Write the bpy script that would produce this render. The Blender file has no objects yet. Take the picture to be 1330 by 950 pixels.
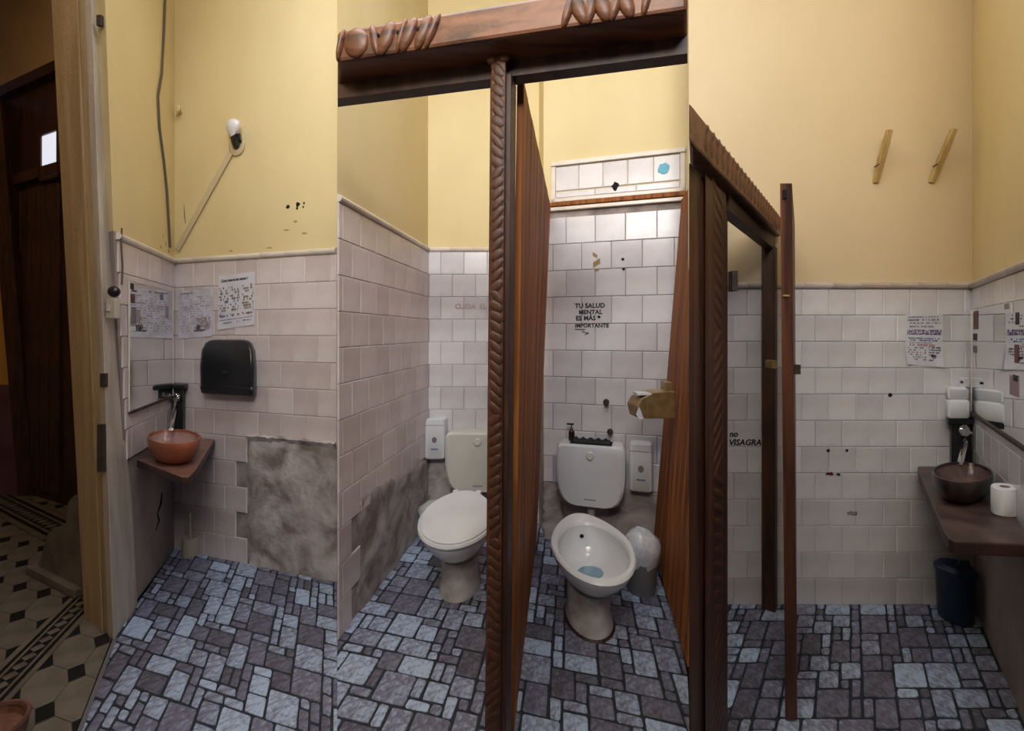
import bpy, math, random
from mathutils import Vector, Matrix
random.seed(11)
SC = bpy.context.scene
COL = SC.collection
# ------------------------------------------------------------------ camera, world, lights, exposure
FPX, HOR, CH = 560.0, 432.0, 1.4           # focal length in pixels, horizon row, camera height
cam_d = bpy.data.cameras.new('camera')
cam = bpy.data.objects.new('camera', cam_d); COL.objects.link(cam)
cam.location = (0, 0, CH); cam.rotation_euler = (math.radians(90), 0, 0)
cam_d.sensor_fit = 'HORIZONTAL'; cam_d.sensor_width = 36.0
cam_d.lens = 36.0 * FPX / 1330.0
cam_d.shift_y = -(475.0 - HOR) / 1330.0
cam_d.clip_start = 0.02
SC.camera = cam
w = bpy.data.worlds.new('world'); SC.world = w; w.use_nodes = True
w.node_tree.nodes['Background'].inputs[0].default_value = (0.42, 0.55, 1.0, 1)
w.node_tree.nodes['Background'].inputs[1].default_value = 0.10
def area(name, loc, rot, sx, sy, power, col):
    d = bpy.data.lights.new(name, 'AREA'); d.shape = 'RECTANGLE'; d.size = sx; d.size_y = sy
    d.energy = power; d.color = col
    o = bpy.data.objects.new(name, d); COL.objects.link(o); o.location = loc; o.rotation_euler = rot
    return o
area('skylight_daylight', (-0.3, 1.0, 3.93), (0, 0, 0), 1.9, 0.9, 44.0, (0.90, 0.94, 1.0))
area('upper_wall_fill', (-0.5, -1.3, 3.3), (math.radians(124), 0, math.radians(14)), 2.4, 0.9, 190.0, (1.0, 0.96, 0.94))  # unseen fill lamp added to brighten the upper walls, no window modelled
area('hall_warm_fill', (-3.6, 1.6, 4.5), (0, 0, 0), 0.8, 0.8, 11.0, (1.0, 0.66, 0.36))  # unseen warm fill added so the hallway wall and jamb glow
SC.view_settings.view_transform = 'Standard'; SC.view_settings.look = 'None'
SC.view_settings.gamma = 1.0; SC.view_settings.use_curve_mapping = False
SC.view_settings.exposure = 0.0

# ------------------------------------------------------------------ pixel geometry
def V2(x, y): return Vector((x, y))
def at(px, py, Y): return Vector(((px - 665) / FPX * Y, Y, CH - (py - HOR) / FPX * Y))
def flat(px, py, z=0.0):                   # where the pixel's ray meets the level z
    return at(px, py, (CH - z) * FPX / (py - HOR))
def proj(p): return (665 + p[0] / p[1] * FPX, HOR - (p[2] - CH) / p[1] * FPX)
def onray(px, p, d):                       # plan line p+t*d cut by the vertical plane of column px
    r = (px - 665) / FPX
    t = (r * p[1] - p[0]) / (d[0] - r * d[1])
    return V2(p[0] + d[0] * t, p[1] + d[1] * t)

# ------------------------------------------------------------------ materials
MATS = {}
def mat(name, c1, c2=None, rough=0.6, scale=(6, 6, 6), rnd=0.0, bump=0.0, bscale=40.0, metal=0.0, c3=None, spec=0.5,
        emit=0.0, island=False, dist=0.0, coat=0.0, alpha=1.0, detail=4.0, lo=0.35, hi=0.65, trans=0.0):
    m = bpy.data.materials.new(name); m.use_nodes = True
    nt = m.node_tree; N = nt.nodes; L = nt.links; b = N['Principled BSDF']
    b.inputs['Roughness'].default_value = rough; b.inputs['Metallic'].default_value = metal
    b.inputs['Specular IOR Level'].default_value = spec
    b.inputs['Coat Weight'].default_value = coat; b.inputs['Alpha'].default_value = alpha
    b.inputs['Transmission Weight'].default_value = trans
    tc = N.new('ShaderNodeTexCoord'); mp = N.new('ShaderNodeMapping'); mp.inputs['Scale'].default_value = scale
    L.new(tc.outputs['Object'], mp.inputs['Vector'])
    col = None
    if c2:
        n = N.new('ShaderNodeTexNoise'); n.inputs['Scale'].default_value = 1.0; n.inputs['Detail'].default_value = detail
        n.inputs['Distortion'].default_value = dist
        L.new(mp.outputs[0], n.inputs['Vector'])
        if rnd or island:
            src = N.new('ShaderNodeNewGeometry').outputs['Random Per Island'] if island else N.new('ShaderNodeObjectInfo').outputs['Random']
            ad = N.new('ShaderNodeMath'); ad.operation = 'MULTIPLY_ADD'; ad.inputs[1].default_value = rnd; L.new(src, ad.inputs[0])
            sb = N.new('ShaderNodeMath'); sb.operation = 'SUBTRACT'; sb.inputs[1].default_value = rnd / 2
            L.new(n.outputs[0], sb.inputs[0]); L.new(sb.outputs[0], ad.inputs[2]); fac = ad.outputs[0]
        else: fac = n.outputs[0]
        r = N.new('ShaderNodeValToRGB'); L.new(fac, r.inputs[0])
        r.color_ramp.elements[0].position = lo; r.color_ramp.elements[0].color = (*c1, 1)
        r.color_ramp.elements[1].position = hi; r.color_ramp.elements[1].color = (*c2, 1)
        if c3:
            e = r.color_ramp.elements.new((lo + hi) / 2); e.color = (*c3, 1)
        col = r.outputs[0]; L.new(col, b.inputs['Base Color'])
    else: b.inputs['Base Color'].default_value = (*c1, 1)
    if emit:
        b.inputs['Emission Color'].default_value = (*c1, 1); b.inputs['Emission Strength'].default_value = emit
    if bump:
        bn = N.new('ShaderNodeTexNoise'); bn.inputs['Scale'].default_value = bscale; bn.inputs['Detail'].default_value = 5
        L.new(tc.outputs['Object'], bn.inputs['Vector'])
        bp = N.new('ShaderNodeBump'); bp.inputs['Strength'].default_value = bump; bp.inputs['Distance'].default_value = 0.01
        L.new(bn.outputs[0], bp.inputs['Height']); L.new(bp.outputs[0], b.inputs['Normal'])
    MATS[name] = m
    return m
mat('paint', (0.69, 0.56, 0.29), (0.77, 0.65, 0.37), 0.75, (1.1, 1.1, 0.8), bump=0.25, bscale=9)
mat('paint_shade_tint', (0.60, 0.475, 0.29), (0.66, 0.535, 0.34), 0.75, (1.1, 1.1, 0.8), bump=0.25, bscale=9)  # same yellow paint, duller light on the right back wall mixed into its colour
mat('cement', (0.22, 0.18, 0.16), (0.56, 0.51, 0.50), 0.9, (5, 5, 6), bump=0.8, bscale=22, c3=(0.40, 0.355, 0.34), dist=0.6)
mat('plaster_mauve', (0.26, 0.205, 0.19), (0.40, 0.33, 0.31), 0.8, (3, 3, 2), bump=0.3, bscale=14)
mat('grout', (0.22, 0.185, 0.175), (0.40, 0.35, 0.33), 0.9, (9, 9, 9), bump=0.4)
mat('tile_pink', (0.55, 0.47, 0.455), (0.70, 0.625, 0.61), 0.24, (4, 4, 4), rnd=0.22, bump=0.10, bscale=9, spec=0.5)
mat('tile_white', (0.58, 0.555, 0.58), (0.73, 0.715, 0.74), 0.24, (4, 4, 4), rnd=0.25, bump=0.10, bscale=9, spec=0.5)
mat('moulding', (0.64, 0.56, 0.48), (0.76, 0.69, 0.61), 0.3, (8, 8, 8), rnd=0.3)
mat('moulding_grey', (0.40, 0.33, 0.29), (0.54, 0.47, 0.43), 0.3, (8, 8, 8), rnd=0.3)
mat('stone', (0.085, 0.078, 0.10), (0.46, 0.58, 0.78), 0.5, (55, 55, 55), rnd=0.55, bump=0.6, bscale=60, c3=(0.20, 0.205, 0.30), detail=9, lo=0.18, hi=0.82, dist=0.3)
mat('joint', (0.012, 0.018, 0.028), (0.03, 0.04, 0.055), 0.75, (30, 30, 30))
mat('wood', (0.036, 0.012, 0.006), (0.145, 0.049, 0.020), 0.5, (26, 26, 1.6), bump=0.15, bscale=30, c3=(0.08, 0.027, 0.012), dist=0.8)
mat('wood_board', (0.17, 0.05, 0.011), (0.46, 0.165, 0.036), 0.62, (30, 30, 1.4), rnd=0.25, bump=0.1, bscale=30, c3=(0.30, 0.10, 0.022), dist=0.8, spec=0.2)
mat('wood_dark', (0.025, 0.009, 0.005), (0.075, 0.027, 0.013), 0.5, (20, 20, 3), bump=0.12, dist=0.5)
mat('wood_rail', (0.065, 0.024, 0.013), (0.22, 0.092, 0.047), 0.42, (3, 18, 22), bump=0.2, bscale=25, c3=(0.18, 0.07, 0.032), dist=0.8)
mat('frame_paint', (0.42, 0.29, 0.15), (0.56, 0.42, 0.25), 0.6, (14, 14, 1.5), bump=0.2, dist=0.5)
mat('frame_white', (0.47, 0.40, 0.33), (0.62, 0.55, 0.48), 0.6, (14, 14, 2.5), bump=0.25, dist=0.5)
mat('bare_iron', (0.025, 0.016, 0.012), (0.06, 0.04, 0.03), 0.7, (30, 30, 30))
mat('porcelain', (0.66, 0.68, 0.72), (0.74, 0.76, 0.79), 0.12, (3, 3, 3), coat=0.3)
mat('porcelain_stain', (0.30, 0.26, 0.21), (0.62, 0.61, 0.60), 0.2, (6, 6, 9), lo=0.3, hi=0.6)
mat('tank_cream', (0.60, 0.60, 0.55), (0.68, 0.68, 0.63), 0.25, (3, 3, 3))
mat('plastic_white', (0.68, 0.70, 0.74), (0.76, 0.78, 0.81), 0.35, (4, 4, 4))
mat('plastic_black', (0.012, 0.013, 0.016), None, 0.28)
mat('black_paint', (0.009, 0.009, 0.010), (0.02, 0.02, 0.021), 0.35, (20, 20, 20))
mat('dark_plastic', (0.02, 0.021, 0.025), None, 0.4)
mat('chrome', (0.75, 0.74, 0.72), None, 0.16, metal=1.0)
mat('brass', (0.35, 0.25, 0.11), (0.5, 0.38, 0.2), 0.35, (20, 20, 20), metal=0.7)
mat('mirror', (0.80, 0.81, 0.82), None, 0.015, metal=1.0)
mat('terracotta', (0.25, 0.065, 0.030), (0.34, 0.10, 0.048), 0.4, (8, 8, 8), bump=0.1)
mat('bowl_inside', (0.30, 0.16, 0.14), (0.42, 0.27, 0.25), 0.25, (10, 10, 10))
mat('dark_glaze', (0.010, 0.006, 0.005), (0.034, 0.019, 0.014), 0.3, (12, 12, 12))
mat('shelf_red', (0.12, 0.05, 0.038), (0.25, 0.125, 0.10), 0.35, (9, 9, 9), dist=1.0)
mat('shelf_dark', (0.04, 0.024, 0.020), (0.11, 0.068, 0.06), 0.4, (9, 9, 9), dist=1.0)
mat('bowl_dark', (0.07, 0.04, 0.036), (0.16, 0.10, 0.095), 0.25, (10, 10, 10))
mat('shelf_edge', (0.03, 0.014, 0.01), (0.055, 0.026, 0.02), 0.5, (9, 9, 9))
mat('paper', (0.62, 0.62, 0.70), (0.72, 0.72, 0.76), 0.6, (6, 6, 6))
mat('paper_worn', (0.50, 0.46, 0.47), (0.66, 0.65, 0.73), 0.5, (14, 14, 14), lo=0.3, hi=0.6)
mat('ink_black', (0.012, 0.012, 0.016), None, 0.7)
mat('ink_grey', (0.17, 0.16, 0.19), None, 0.7)
mat('ink_mauve', (0.33, 0.25, 0.27), None, 0.7)
mat('ink_purple', (0.10, 0.05, 0.20), None, 0.7)
mat('ink_blue', (0.05, 0.13, 0.32), None, 0.7)
mat('ink_pink', (0.50, 0.27, 0.32), None, 0.7)
mat('ink_brown', (0.25, 0.15, 0.07), None, 0.7)
mat('ink_red_faint', (0.44, 0.34, 0.35), None, 0.7)
mat('dot_blue', (0.07, 0.38, 0.55), (0.12, 0.46, 0.62), 0.5, (40, 40, 40))
mat('gold_motif', (0.30, 0.19, 0.05), None, 0.5)
mat('dark_red', (0.10, 0.012, 0.015), None, 0.5)
mat('cable', (0.09, 0.075, 0.055), None, 0.6)
mat('bulb_white', (0.80, 0.81, 0.86), None, 0.3)
mat('conduit', (0.60, 0.50, 0.32), None, 0.6)
mat('stick', (0.30, 0.19, 0.055), (0.46, 0.32, 0.12), 0.6, (30, 30, 4))
mat('bin_blue', (0.010, 0.022, 0.055), None, 0.4)
mat('bin_grey', (0.16, 0.16, 0.17), None, 0.5)
mat('bag', (0.50, 0.53, 0.62), (0.72, 0.74, 0.80), 0.22, (16, 16, 16), bump=0.5, bscale=18, dist=1.5)
mat('bag_clear', (0.36, 0.40, 0.36), (0.52, 0.56, 0.52), 0.25, (16, 16, 16), bump=0.5, bscale=18)
mat('tissue', (0.74, 0.75, 0.80), None, 0.9, bump=0.2, bscale=60)
mat('water', (0.22, 0.36, 0.47), None, 0.05)
mat('cream_plastic', (0.46, 0.41, 0.33), None, 0.5)
mat('soap_clear', (0.72, 0.74, 0.80), None, 0.2)
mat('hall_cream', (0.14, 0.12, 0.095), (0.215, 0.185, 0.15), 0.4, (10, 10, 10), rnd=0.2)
mat('hall_black', (0.012, 0.012, 0.013), None, 0.4)
mat('hall_orange', (0.50, 0.25, 0.045), (0.62, 0.33, 0.07), 0.8, (3, 3, 3))
mat('hall_purple', (0.105, 0.042, 0.068), (0.16, 0.075, 0.105), 0.8, (4, 4, 4))
mat('hall_plaster', (0.42, 0.30, 0.18), (0.50, 0.37, 0.23), 0.85, (2, 2, 2))
mat('plinth_stone', (0.14, 0.12, 0.105), (0.22, 0.19, 0.165), 0.7, (8, 8, 8), bump=0.3)
mat('pane_sky', (0.80, 0.86, 1.0), None, 0.3, emit=0.85)
mat('basket', (0.16, 0.065, 0.04), (0.28, 0.13, 0.085), 0.6, (30, 30, 8), bump=0.4, bscale=50)
mat('hole', (0.004, 0.003, 0.003), None, 0.9)
mat('floor_under', (0.05, 0.045, 0.04), None, 0.9)
mat('ceiling', (0.62, 0.57, 0.48), None, 0.9)

# ------------------------------------------------------------------ mesh builder (world coordinates; optional transform)
class MB:
    def __init__(s, T=None): s.v = []; s.f = []; s.m = []; s.T = T; s.cm = 0
    def add(s, vs, fs):
        b = len(s.v)
        s.v += [tuple(s.T(Vector(p))) if s.T else tuple(p) for p in vs]
        for f in fs: s.f.append(tuple(b + i for i in f)); s.m.append(s.cm)
        return s
    def prism(s, lo, z0, z1, hi=None):
        hi = hi or lo; n = len(lo)
        vs = [(p[0], p[1], z0) for p in lo] + [(p[0], p[1], z1) for p in hi]
        fs = [tuple(range(n - 1, -1, -1)), tuple(range(n, 2 * n))] + [(i, (i + 1) % n, n + (i + 1) % n, n + i) for i in range(n)]
        return s.add(vs, fs)
    def box(s, c, d):
        x, y, z = c; a, b, h = d[0] / 2, d[1] / 2, d[2] / 2
        return s.prism([(x - a, y - b), (x + a, y - b), (x + a, y + b), (x - a, y + b)], z - h, z + h)
    def loft(s, rings, cap0=True, cap1=True):
        n = len(rings[0]); vs = [p for r in rings for p in r]; fs = []
        for k in range(len(rings) - 1):
            for i in range(n):
                j = (i + 1) % n
                fs.append((k * n + i, k * n + j, (k + 1) * n + j, (k + 1) * n + i))
        if cap0: fs.append(tuple(range(n - 1, -1, -1)))
        if cap1: fs.append(tuple(range((len(rings) - 1) * n, len(rings) * n)))
        return s.add(vs, fs)
    def lathe(s, prof, c=(0, 0, 0), n=24, sx=1, sy=1, cap0=True, cap1=True):
        rings = [[(c[0] + r * sx * math.cos(2 * math.pi * i / n), c[1] + r * sy * math.sin(2 * math.pi * i / n), c[2] + z) for i in range(n)] for r, z in prof]
        return s.loft(rings, cap0, cap1)
    def tube(s, path, r, n=8):
        path = [Vector(p) for p in path]; rings = []; up = Vector((0.13, 0.21, 0.97))
        for i, p in enumerate(path):
            d = (path[min(i + 1, len(path) - 1)] - path[max(i - 1, 0)]).normalized()
            a = d.cross(up)
            if a.length < 0.05: a = d.cross(Vector((1, 0, 0)))
            a.normalize(); b = d.cross(a); rr = r[i] if isinstance(r, (list, tuple)) else r
            rings.append([p + a * rr * math.cos(2 * math.pi * k / n) + b * rr * math.sin(2 * math.pi * k / n) for k in range(n)])
        return s.loft(rings)
    def ball(s, c, r, n=14, m=8):
        prof = [(max(1e-4, math.sin(math.pi * k / m)), -math.cos(math.pi * k / m)) for k in range(m + 1)]
        rings = [[(c[0] + r[0] * q * math.cos(2 * math.pi * i / n), c[1] + r[1] * q * math.sin(2 * math.pi * i / n), c[2] + r[2] * z) for i in range(n)] for q, z in prof]
        return s.loft(rings)
WLOC = {}
def place(o, parent, loc):
    COL.objects.link(o); loc = Vector(loc)
    if parent is not None:
        o.parent = parent; o.location = loc - WLOC[parent.name]
    else: o.location = loc
    WLOC[o.name] = loc
    return o
def obj(name, mb, mats, parent=None, smooth=False, origin=None, bevel=0.0):
    if isinstance(mats, str): mats = [mats]
    xs = [p[0] for p in mb.v]; ys = [p[1] for p in mb.v]; zs = [p[2] for p in mb.v]
    o0 = Vector(origin) if origin is not None else Vector(((min(xs) + max(xs)) / 2, (min(ys) + max(ys)) / 2, min(zs)))
    me = bpy.data.meshes.new(name)
    me.from_pydata([(p[0] - o0.x, p[1] - o0.y, p[2] - o0.z) for p in mb.v], [], mb.f)
    for k in mats: me.materials.append(MATS[k])
    for p, i in zip(me.polygons, mb.m): p.material_index = i; p.use_smooth = smooth
    me.update()
    import bmesh
    bm = bmesh.new(); bm.from_mesh(me); bmesh.ops.recalc_face_normals(bm, faces=bm.faces); bm.to_mesh(me); bm.free()
    o = bpy.data.objects.new(name, me)
    if smooth:
        for p in me.polygons: p.use_smooth = True
        try: me.set_sharp_from_angle(angle=math.radians(38))
        except Exception: pass
    if bevel:
        b = o.modifiers.new('bevel', 'BEVEL'); b.width = bevel; b.segments = 2; b.limit_method = 'ANGLE'
    return place(o, parent, o0)
def empty(name, loc, label, cat, group=None, kind=None):
    o = bpy.data.objects.new(name, None); o.empty_display_size = 0.1
    place(o, None, loc); tag(o, label, cat, group, kind); return o
def tag(o, label=None, cat=None, group=None, kind=None):
    if label: o['label'] = label
    if cat: o['category'] = cat
    if group: o['group'] = group
    if kind: o['kind'] = kind
    return o
def text_mesh(name, body, frame, size, m, parent, slant=0.0):
    cu = bpy.data.curves.new(name, 'FONT'); cu.body = body; cu.size = size; cu.align_x = 'LEFT'; cu.align_y = 'BOTTOM'
    cu.shear = slant; cu.resolution_u = 2; cu.offset = size * 0.035
    t = bpy.data.objects.new(name, cu); COL.objects.link(t)
    me = bpy.data.meshes.new_from_object(t); bpy.data.objects.remove(t); bpy.data.curves.remove(cu)
    vs = [frame(v.co.x, v.co.y) for v in me.vertices]; fs = [tuple(p.vertices) for p in me.polygons]
    bpy.data.meshes.remove(me)
    mb = MB(); mb.add(vs, fs); return obj(name, mb, m, parent)

# ------------------------------------------------------------------ walls
class Wall:
    """p0 -> p1 runs left to right as the camera sees it; s along it, z up, off = out towards the room"""
    def __init__(s, name, p0, p1, dado, label, paint='paint', lower='grout', H=4.0, thick=0.1, back=None, p0mid=None, p0hi=None):
        s.p0 = V2(*p0); s.p1 = V2(*p1); d = s.p1 - s.p0; s.len = d.length; s.u = d / s.len; s.n = V2(s.u.y, -s.u.x)
        s.ang = math.atan2(s.u.y, s.u.x); s.dado = dado
        b = back or [s.p1 - s.n * thick, s.p0 - s.n * thick]
        s.dv = s.n.copy(); m = MB(); lo_ = [s.p0, s.p1] + list(b); mi_ = lo_
        if p0mid is not None: mi_ = [p0mid, s.p1, b[0], b[1] + (p0mid - s.p0)]
        m.prism(lo_, 0, dado, mi_)
        m.cm = 1
        if p0hi is not None: m.prism(mi_, dado, H, [p0hi, s.p1, b[0], b[1] + (p0hi - s.p0)])
        else: m.prism([s.p0, s.p1] + list(b), dado, H)
        mid = (s.p0 + s.p1) / 2
        s.o = obj(name, m, [lower, paint], origin=(mid.x, mid.y, 0)); tag(s.o, label, 'wall', kind='structure')
    def w(s, a, z, off=0.0):
        p = s.p0 + s.u * a + s.n * off; return Vector((p.x, p.y, z))
    def hit(s, px, py):
        r = V2((px - 665) / FPX, 1.0)
        # p0 + u*a = r*Y
        det = s.u.x * (-r.y) - (-r.x) * s.u.y
        a = (-s.p0.x * -r.y - -r.x * -s.p0.y) / det
        Y = (s.p0 + s.u * a).y
        return a, CH - (py - HOR) / FPX * Y
    def T(s, a, z, off=0.0):                # local (x along wall, y out of wall, z up) -> world
        o = s.w(a, z, off)
        def f(v): return Vector((o.x + s.u.x * v[0] + s.dv.x * v[1], o.y + s.u.y * v[0] + s.dv.y * v[1], o.z + v[2]))
        return f
    def Tpx(s, px, py, off=0.0): return s.T(*s.hit(px, py), off)
def tile_mesh(wd, h, d=0.007, b=0.0035):
    a, c = wd / 2, h / 2; r = 0.0018
    def rg(i, y): return [(-a + i, y, -c + i), (a - i, y, -c + i), (a - i, y, c - i), (-a + i, y, c - i)]
    vs = rg(0, 0) + rg(0, -(d - 0.003)) + rg(b, -d)
    fs = [(8, 9, 10, 11)] + [(k * 4 + i, k * 4 + (i + 1) % 4, k * 4 + 4 + (i + 1) % 4, k * 4 + 4 + i) for k in (0, 1) for i in range(4)]
    me = bpy.data.meshes.new('tile'); me.from_pydata(vs, [], fs); me.update(); return me
TILECACHE = {}
def tile_wall(W, m, rows=12, s0=0.0, s1=None, skip=None, mould='moulding', aspect=1.03, phase=0.0, jit=0.006):
    s1 = W.len if s1 is None else s1; mh = 0.035
    th = (W.dado - mh) / rows; tw = th * aspect; g = 0.0016
    for r in range(rows):
        z1 = W.dado - mh - r * th; z0 = z1 - th
        b0 = s0; s0r = s0(z0 + th / 2) if callable(s0) else s0
        a = s0r - tw + (phase + (0.5 if r % 2 else 0.0)) % 1.0 * tw
        while a < s1:
            x0, x1 = max(a, s0r), min(a + tw, s1); a += tw
            if x1 - x0 < 0.018: continue
            p = W.w((x0 + x1) / 2, (z0 + z1) / 2)
            if skip and skip(*proj(p), (x0 + x1) / 2, (z0 + z1) / 2): continue
            key = (round(x1 - x0 - g, 4), round(th - g, 4), m)
            if key not in TILECACHE:
                me = tile_mesh(key[0], key[1]); me.materials.append(MATS[m]); TILECACHE[key] = me
            o = bpy.data.objects.new('tile', TILECACHE[key])
            place(o, W.o, p)
            o.rotation_euler = (random.uniform(-jit, jit), 0, W.ang + random.uniform(-jit, jit))
    # moulding strip, piece by piece
    if callable(s0): s0 = s0(W.dado)
    n = max(1, round((s1 - s0) / tw)); L = (s1 - s0) / n
    me = bpy.data.meshes.new('moulding_tile')
    prof = [(0, 0), (-0.012, 0.001), (-0.020, 0.010), (-0.022, 0.020), (-0.017, 0.030), (-0.008, 0.034), (0, 0.034)]
    vs = [(x, y, z) for x in (-L / 2 + 0.0008, L / 2 - 0.0008) for y, z in prof]; k = len(prof)
    me.from_pydata(vs, [], [(i, i + 1, k + i + 1, k + i) for i in range(k - 1)] + [tuple(range(k)), tuple(range(2 * k - 1, k - 1, -1))])
    me.materials.append(MATS[mould]); me.update()
    for i in range(n):
        o = bpy.data.objects.new('moulding_tile', me); place(o, W.o, W.w(s0 + (i + 0.5) * L, W.dado - mh)); o.rotation_euler = (0, 0, W.ang)

C1 = flat(227, 714).xy                      # corner behind the terracotta basin
E1 = flat(438, 756).xy
JN = flat(147, 831).xy; JB = flat(108.7, 804).xy
dl = V2(0.405, -1.0)
L_near = onray(170, C1, dl)                # where the left wall meets the (leaning) door frame
wl_mid = onray(147, C1, dl); wl_hi = onray(124, C1, dl)
W1 = Wall('wall_left', L_near, C1, 1.876, 'yellow painted wall with white tiles and mirror above terracotta basin', lower='plaster_mauve', p0mid=wl_mid, p0hi=wl_hi, back=[C1 + V2(-0.27, 0.14), L_near + V2(-0.27, 0.14)])
W1b = Wall('wall_back_basin', C1, E1, 1.876, 'yellow wall with pinkish tiles and bare cement patch by paper towel dispenser',
           back=[V2(-0.90, 2.50), V2(C1.x - 0.1, C1.y + 0.12)])
A2 = flat(438, 832).xy; d2 = V2(80 / FPX, 1.0)
B2 = onray(556, A2, d2)
W2l = Wall('wall_side_toilet', A2, B2, 2.03, 'tiled wall with grey cement patch beside the closed toilet',
           back=[V2(B2.x - 0.05, B2.y + 0.1), V2(-0.93, 2.44)])
W2 = Wall('wall_back_toilet', B2, V2(0.2, B2.y), 2.03, 'white tiled wall behind the closed toilet')
q0 = V2((706 - 665) / FPX * 2.93, 2.93); q1 = V2((894 - 665) / FPX * 2.67, 2.67)
W4 = Wall('wall_back_stall', q0, q1 + (q1 - q0) * 0.05, 2.26, 'white tiled recess under yellow paint behind the open toilet', thick=0.08)
jog = Wall('wall_jog', V2(0.2, B2.y), q0 + V2(0.005, 0.02), 2.26, 'short yellow return wall behind the wooden partition', thick=0.03)
W5 = Wall('wall_back_basin_right', onray(894.5, V2(0, 2.22), V2(1, 0)), V2(598 / FPX * 2.22, 2.22), 1.658, 'white tiled wall under yellow paint toned beige for its duller light, with two pegs', paint='paint_shade_tint',
          back=[V2(2.45, 2.30), V2(0.94, 2.30)])
W6 = Wall('wall_right', W5.p1, W5.p1 + V2(-0.79, -1.0) * 1.12, 1.658, 'yellow wall with long mirror above dark basin', lower='plaster_mauve', thick=0.1)

lean1 = (wl_mid - L_near).dot(W1.u) / 1.876
tile_wall(W1, 'tile_pink', s0=lambda z: lean1 * z + .025, skip=lambda px, py, s, z: z < 0.80, phase=0.3)
def skip1(px, py, s, z):
    return px > 321 + 8 * math.sin(py * 0.09) and py > 572
tile_wall(W1b, 'tile_pink', skip=skip1, aspect=1.12)
tile_wall(W2l, 'tile_pink', rows=12, skip=lambda px, py, s, z: px > 464 and py > 660 - (px - 464) * 0.62, phase=0.2)
W5.dv = W6.u.copy(); W1b.dv = -W1.u; W2.dv = -W2l.u
tile_wall(W2, 'tile_white', rows=12, skip=lambda px, py, s, z: z < 0.50, phase=0.55)
tile_wall(W5, 'tile_white', rows=12, mould='moulding_grey', phase=0.15)
tile_wall(W6, 'tile_white', rows=12, mould='moulding_grey', skip=lambda px, py, s, z: z < 0.70, phase=0.5)

# recess behind the open toilet: tiles to the soffit line, framed strip of tiles above it
def tile_piece(W, a, z, wd, h, m, off=0.0, parent=None, name='tile'):
    me = tile_mesh(wd - 0.003, h - 0.003); me.materials.append(MATS[m])
    o = bpy.data.objects.new(name, me); place(o, parent or W.o, W.w(a, z, off)); o.rotation_euler = (random.uniform(-.008, .008), 0, W.ang + random.uniform(-.008, .008)); return o
th4 = 0.178; ztop4 = 2.20
for r in range(11):
    z = ztop4 - 0.03 - (r + 0.5) * th4; a = -0.02 - (0.6 if r % 2 else 0.1) * th4
    if z < 0.42: break
    while a < W4.len:
        x0, x1 = max(a, 0), min(a + th4 * 1.08, W4.len); a += th4 * 1.08
        if x1 - x0 > 0.02: tile_piece(W4, (x0 + x1) / 2, z, x1 - x0, th4, 'tile_white')
fr = empty('tiled_frame', W4.w(0.5, 2.27), 'shallow framed strip of white tiles with a blue dot', 'tile panel')
f0, f1 = W4.hit(716, 268)[0], W4.hit(890, 250)[0]
m = MB(W4.T(0, 0))
for a, b_, za, zb, o_ in ((f0, f1, 2.275, 2.30, .012), (f0, f1, 2.515, 2.545, .022), (f0, f0 + .03, 2.275, 2.545, .012), (f1 - .03, f1, 2.275, 2.545, .012)):
    m.box(((a + b_) / 2, o_ / 2, (za + zb) / 2), (b_ - a, o_, zb - za))
obj('frame', m, 'moulding', fr, bevel=0.004)
n = 5; L = (f1 - f0 - .06) / n
for i in range(n): tile_piece(W4, f0 + .03 + (i + .5) * L, 2.43, L, 0.165, 'tile_white', parent=fr)
n = 3; L = (f1 - f0 - .06) / n
for i in range(n): tile_piece(W4, f0 + .03 + (i + .5) * L, 2.322, L, 0.042, 'tile_white', parent=fr)
def blob(W, px, py, r, mname, name, parent, n=14, off=0.0095, sx=1.0, sz=1.0, j=0.12):
    a, z = W.hit(px, py); rng = [(random.uniform(1 - j, 1 + j)) for _ in range(n)]
    T = W.T(a, z, off); m = MB(T)
    ring = lambda y, k: [(r * k * sx * rng[i] * math.cos(2 * math.pi * i / n), y, r * k * sz * rng[i] * math.sin(2 * math.pi * i / n)) for i in range(n)]
    m.loft([ring(-0.002, 1), ring(0.0005, 1)]); return obj(name, m, mname, parent)
blob(W4, 862, 220, 0.036, 'dot_blue', 'dot', fr)
blob(W4, 799, 242, 0.026, 'hole', 'hole', fr, sx=0.8, j=0.3)
m = MB(W4.T(0, 0)); m.box(((f0 + f1) / 2, 0.012, 2.225), (f1 - f0 + .02, 0.034, 0.024)); obj('soffit_moulding', m, ['moulding'], W4.o, bevel=0.004)
m = MB(W4.T(0, 0)); m.box(((f0 + f1) / 2, 0.014, 2.257), (f1 - f0 + .04, 0.028, 0.026)); obj('soffit_batten', m, 'wood_board', W4.o, bevel=0.003)

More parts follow.
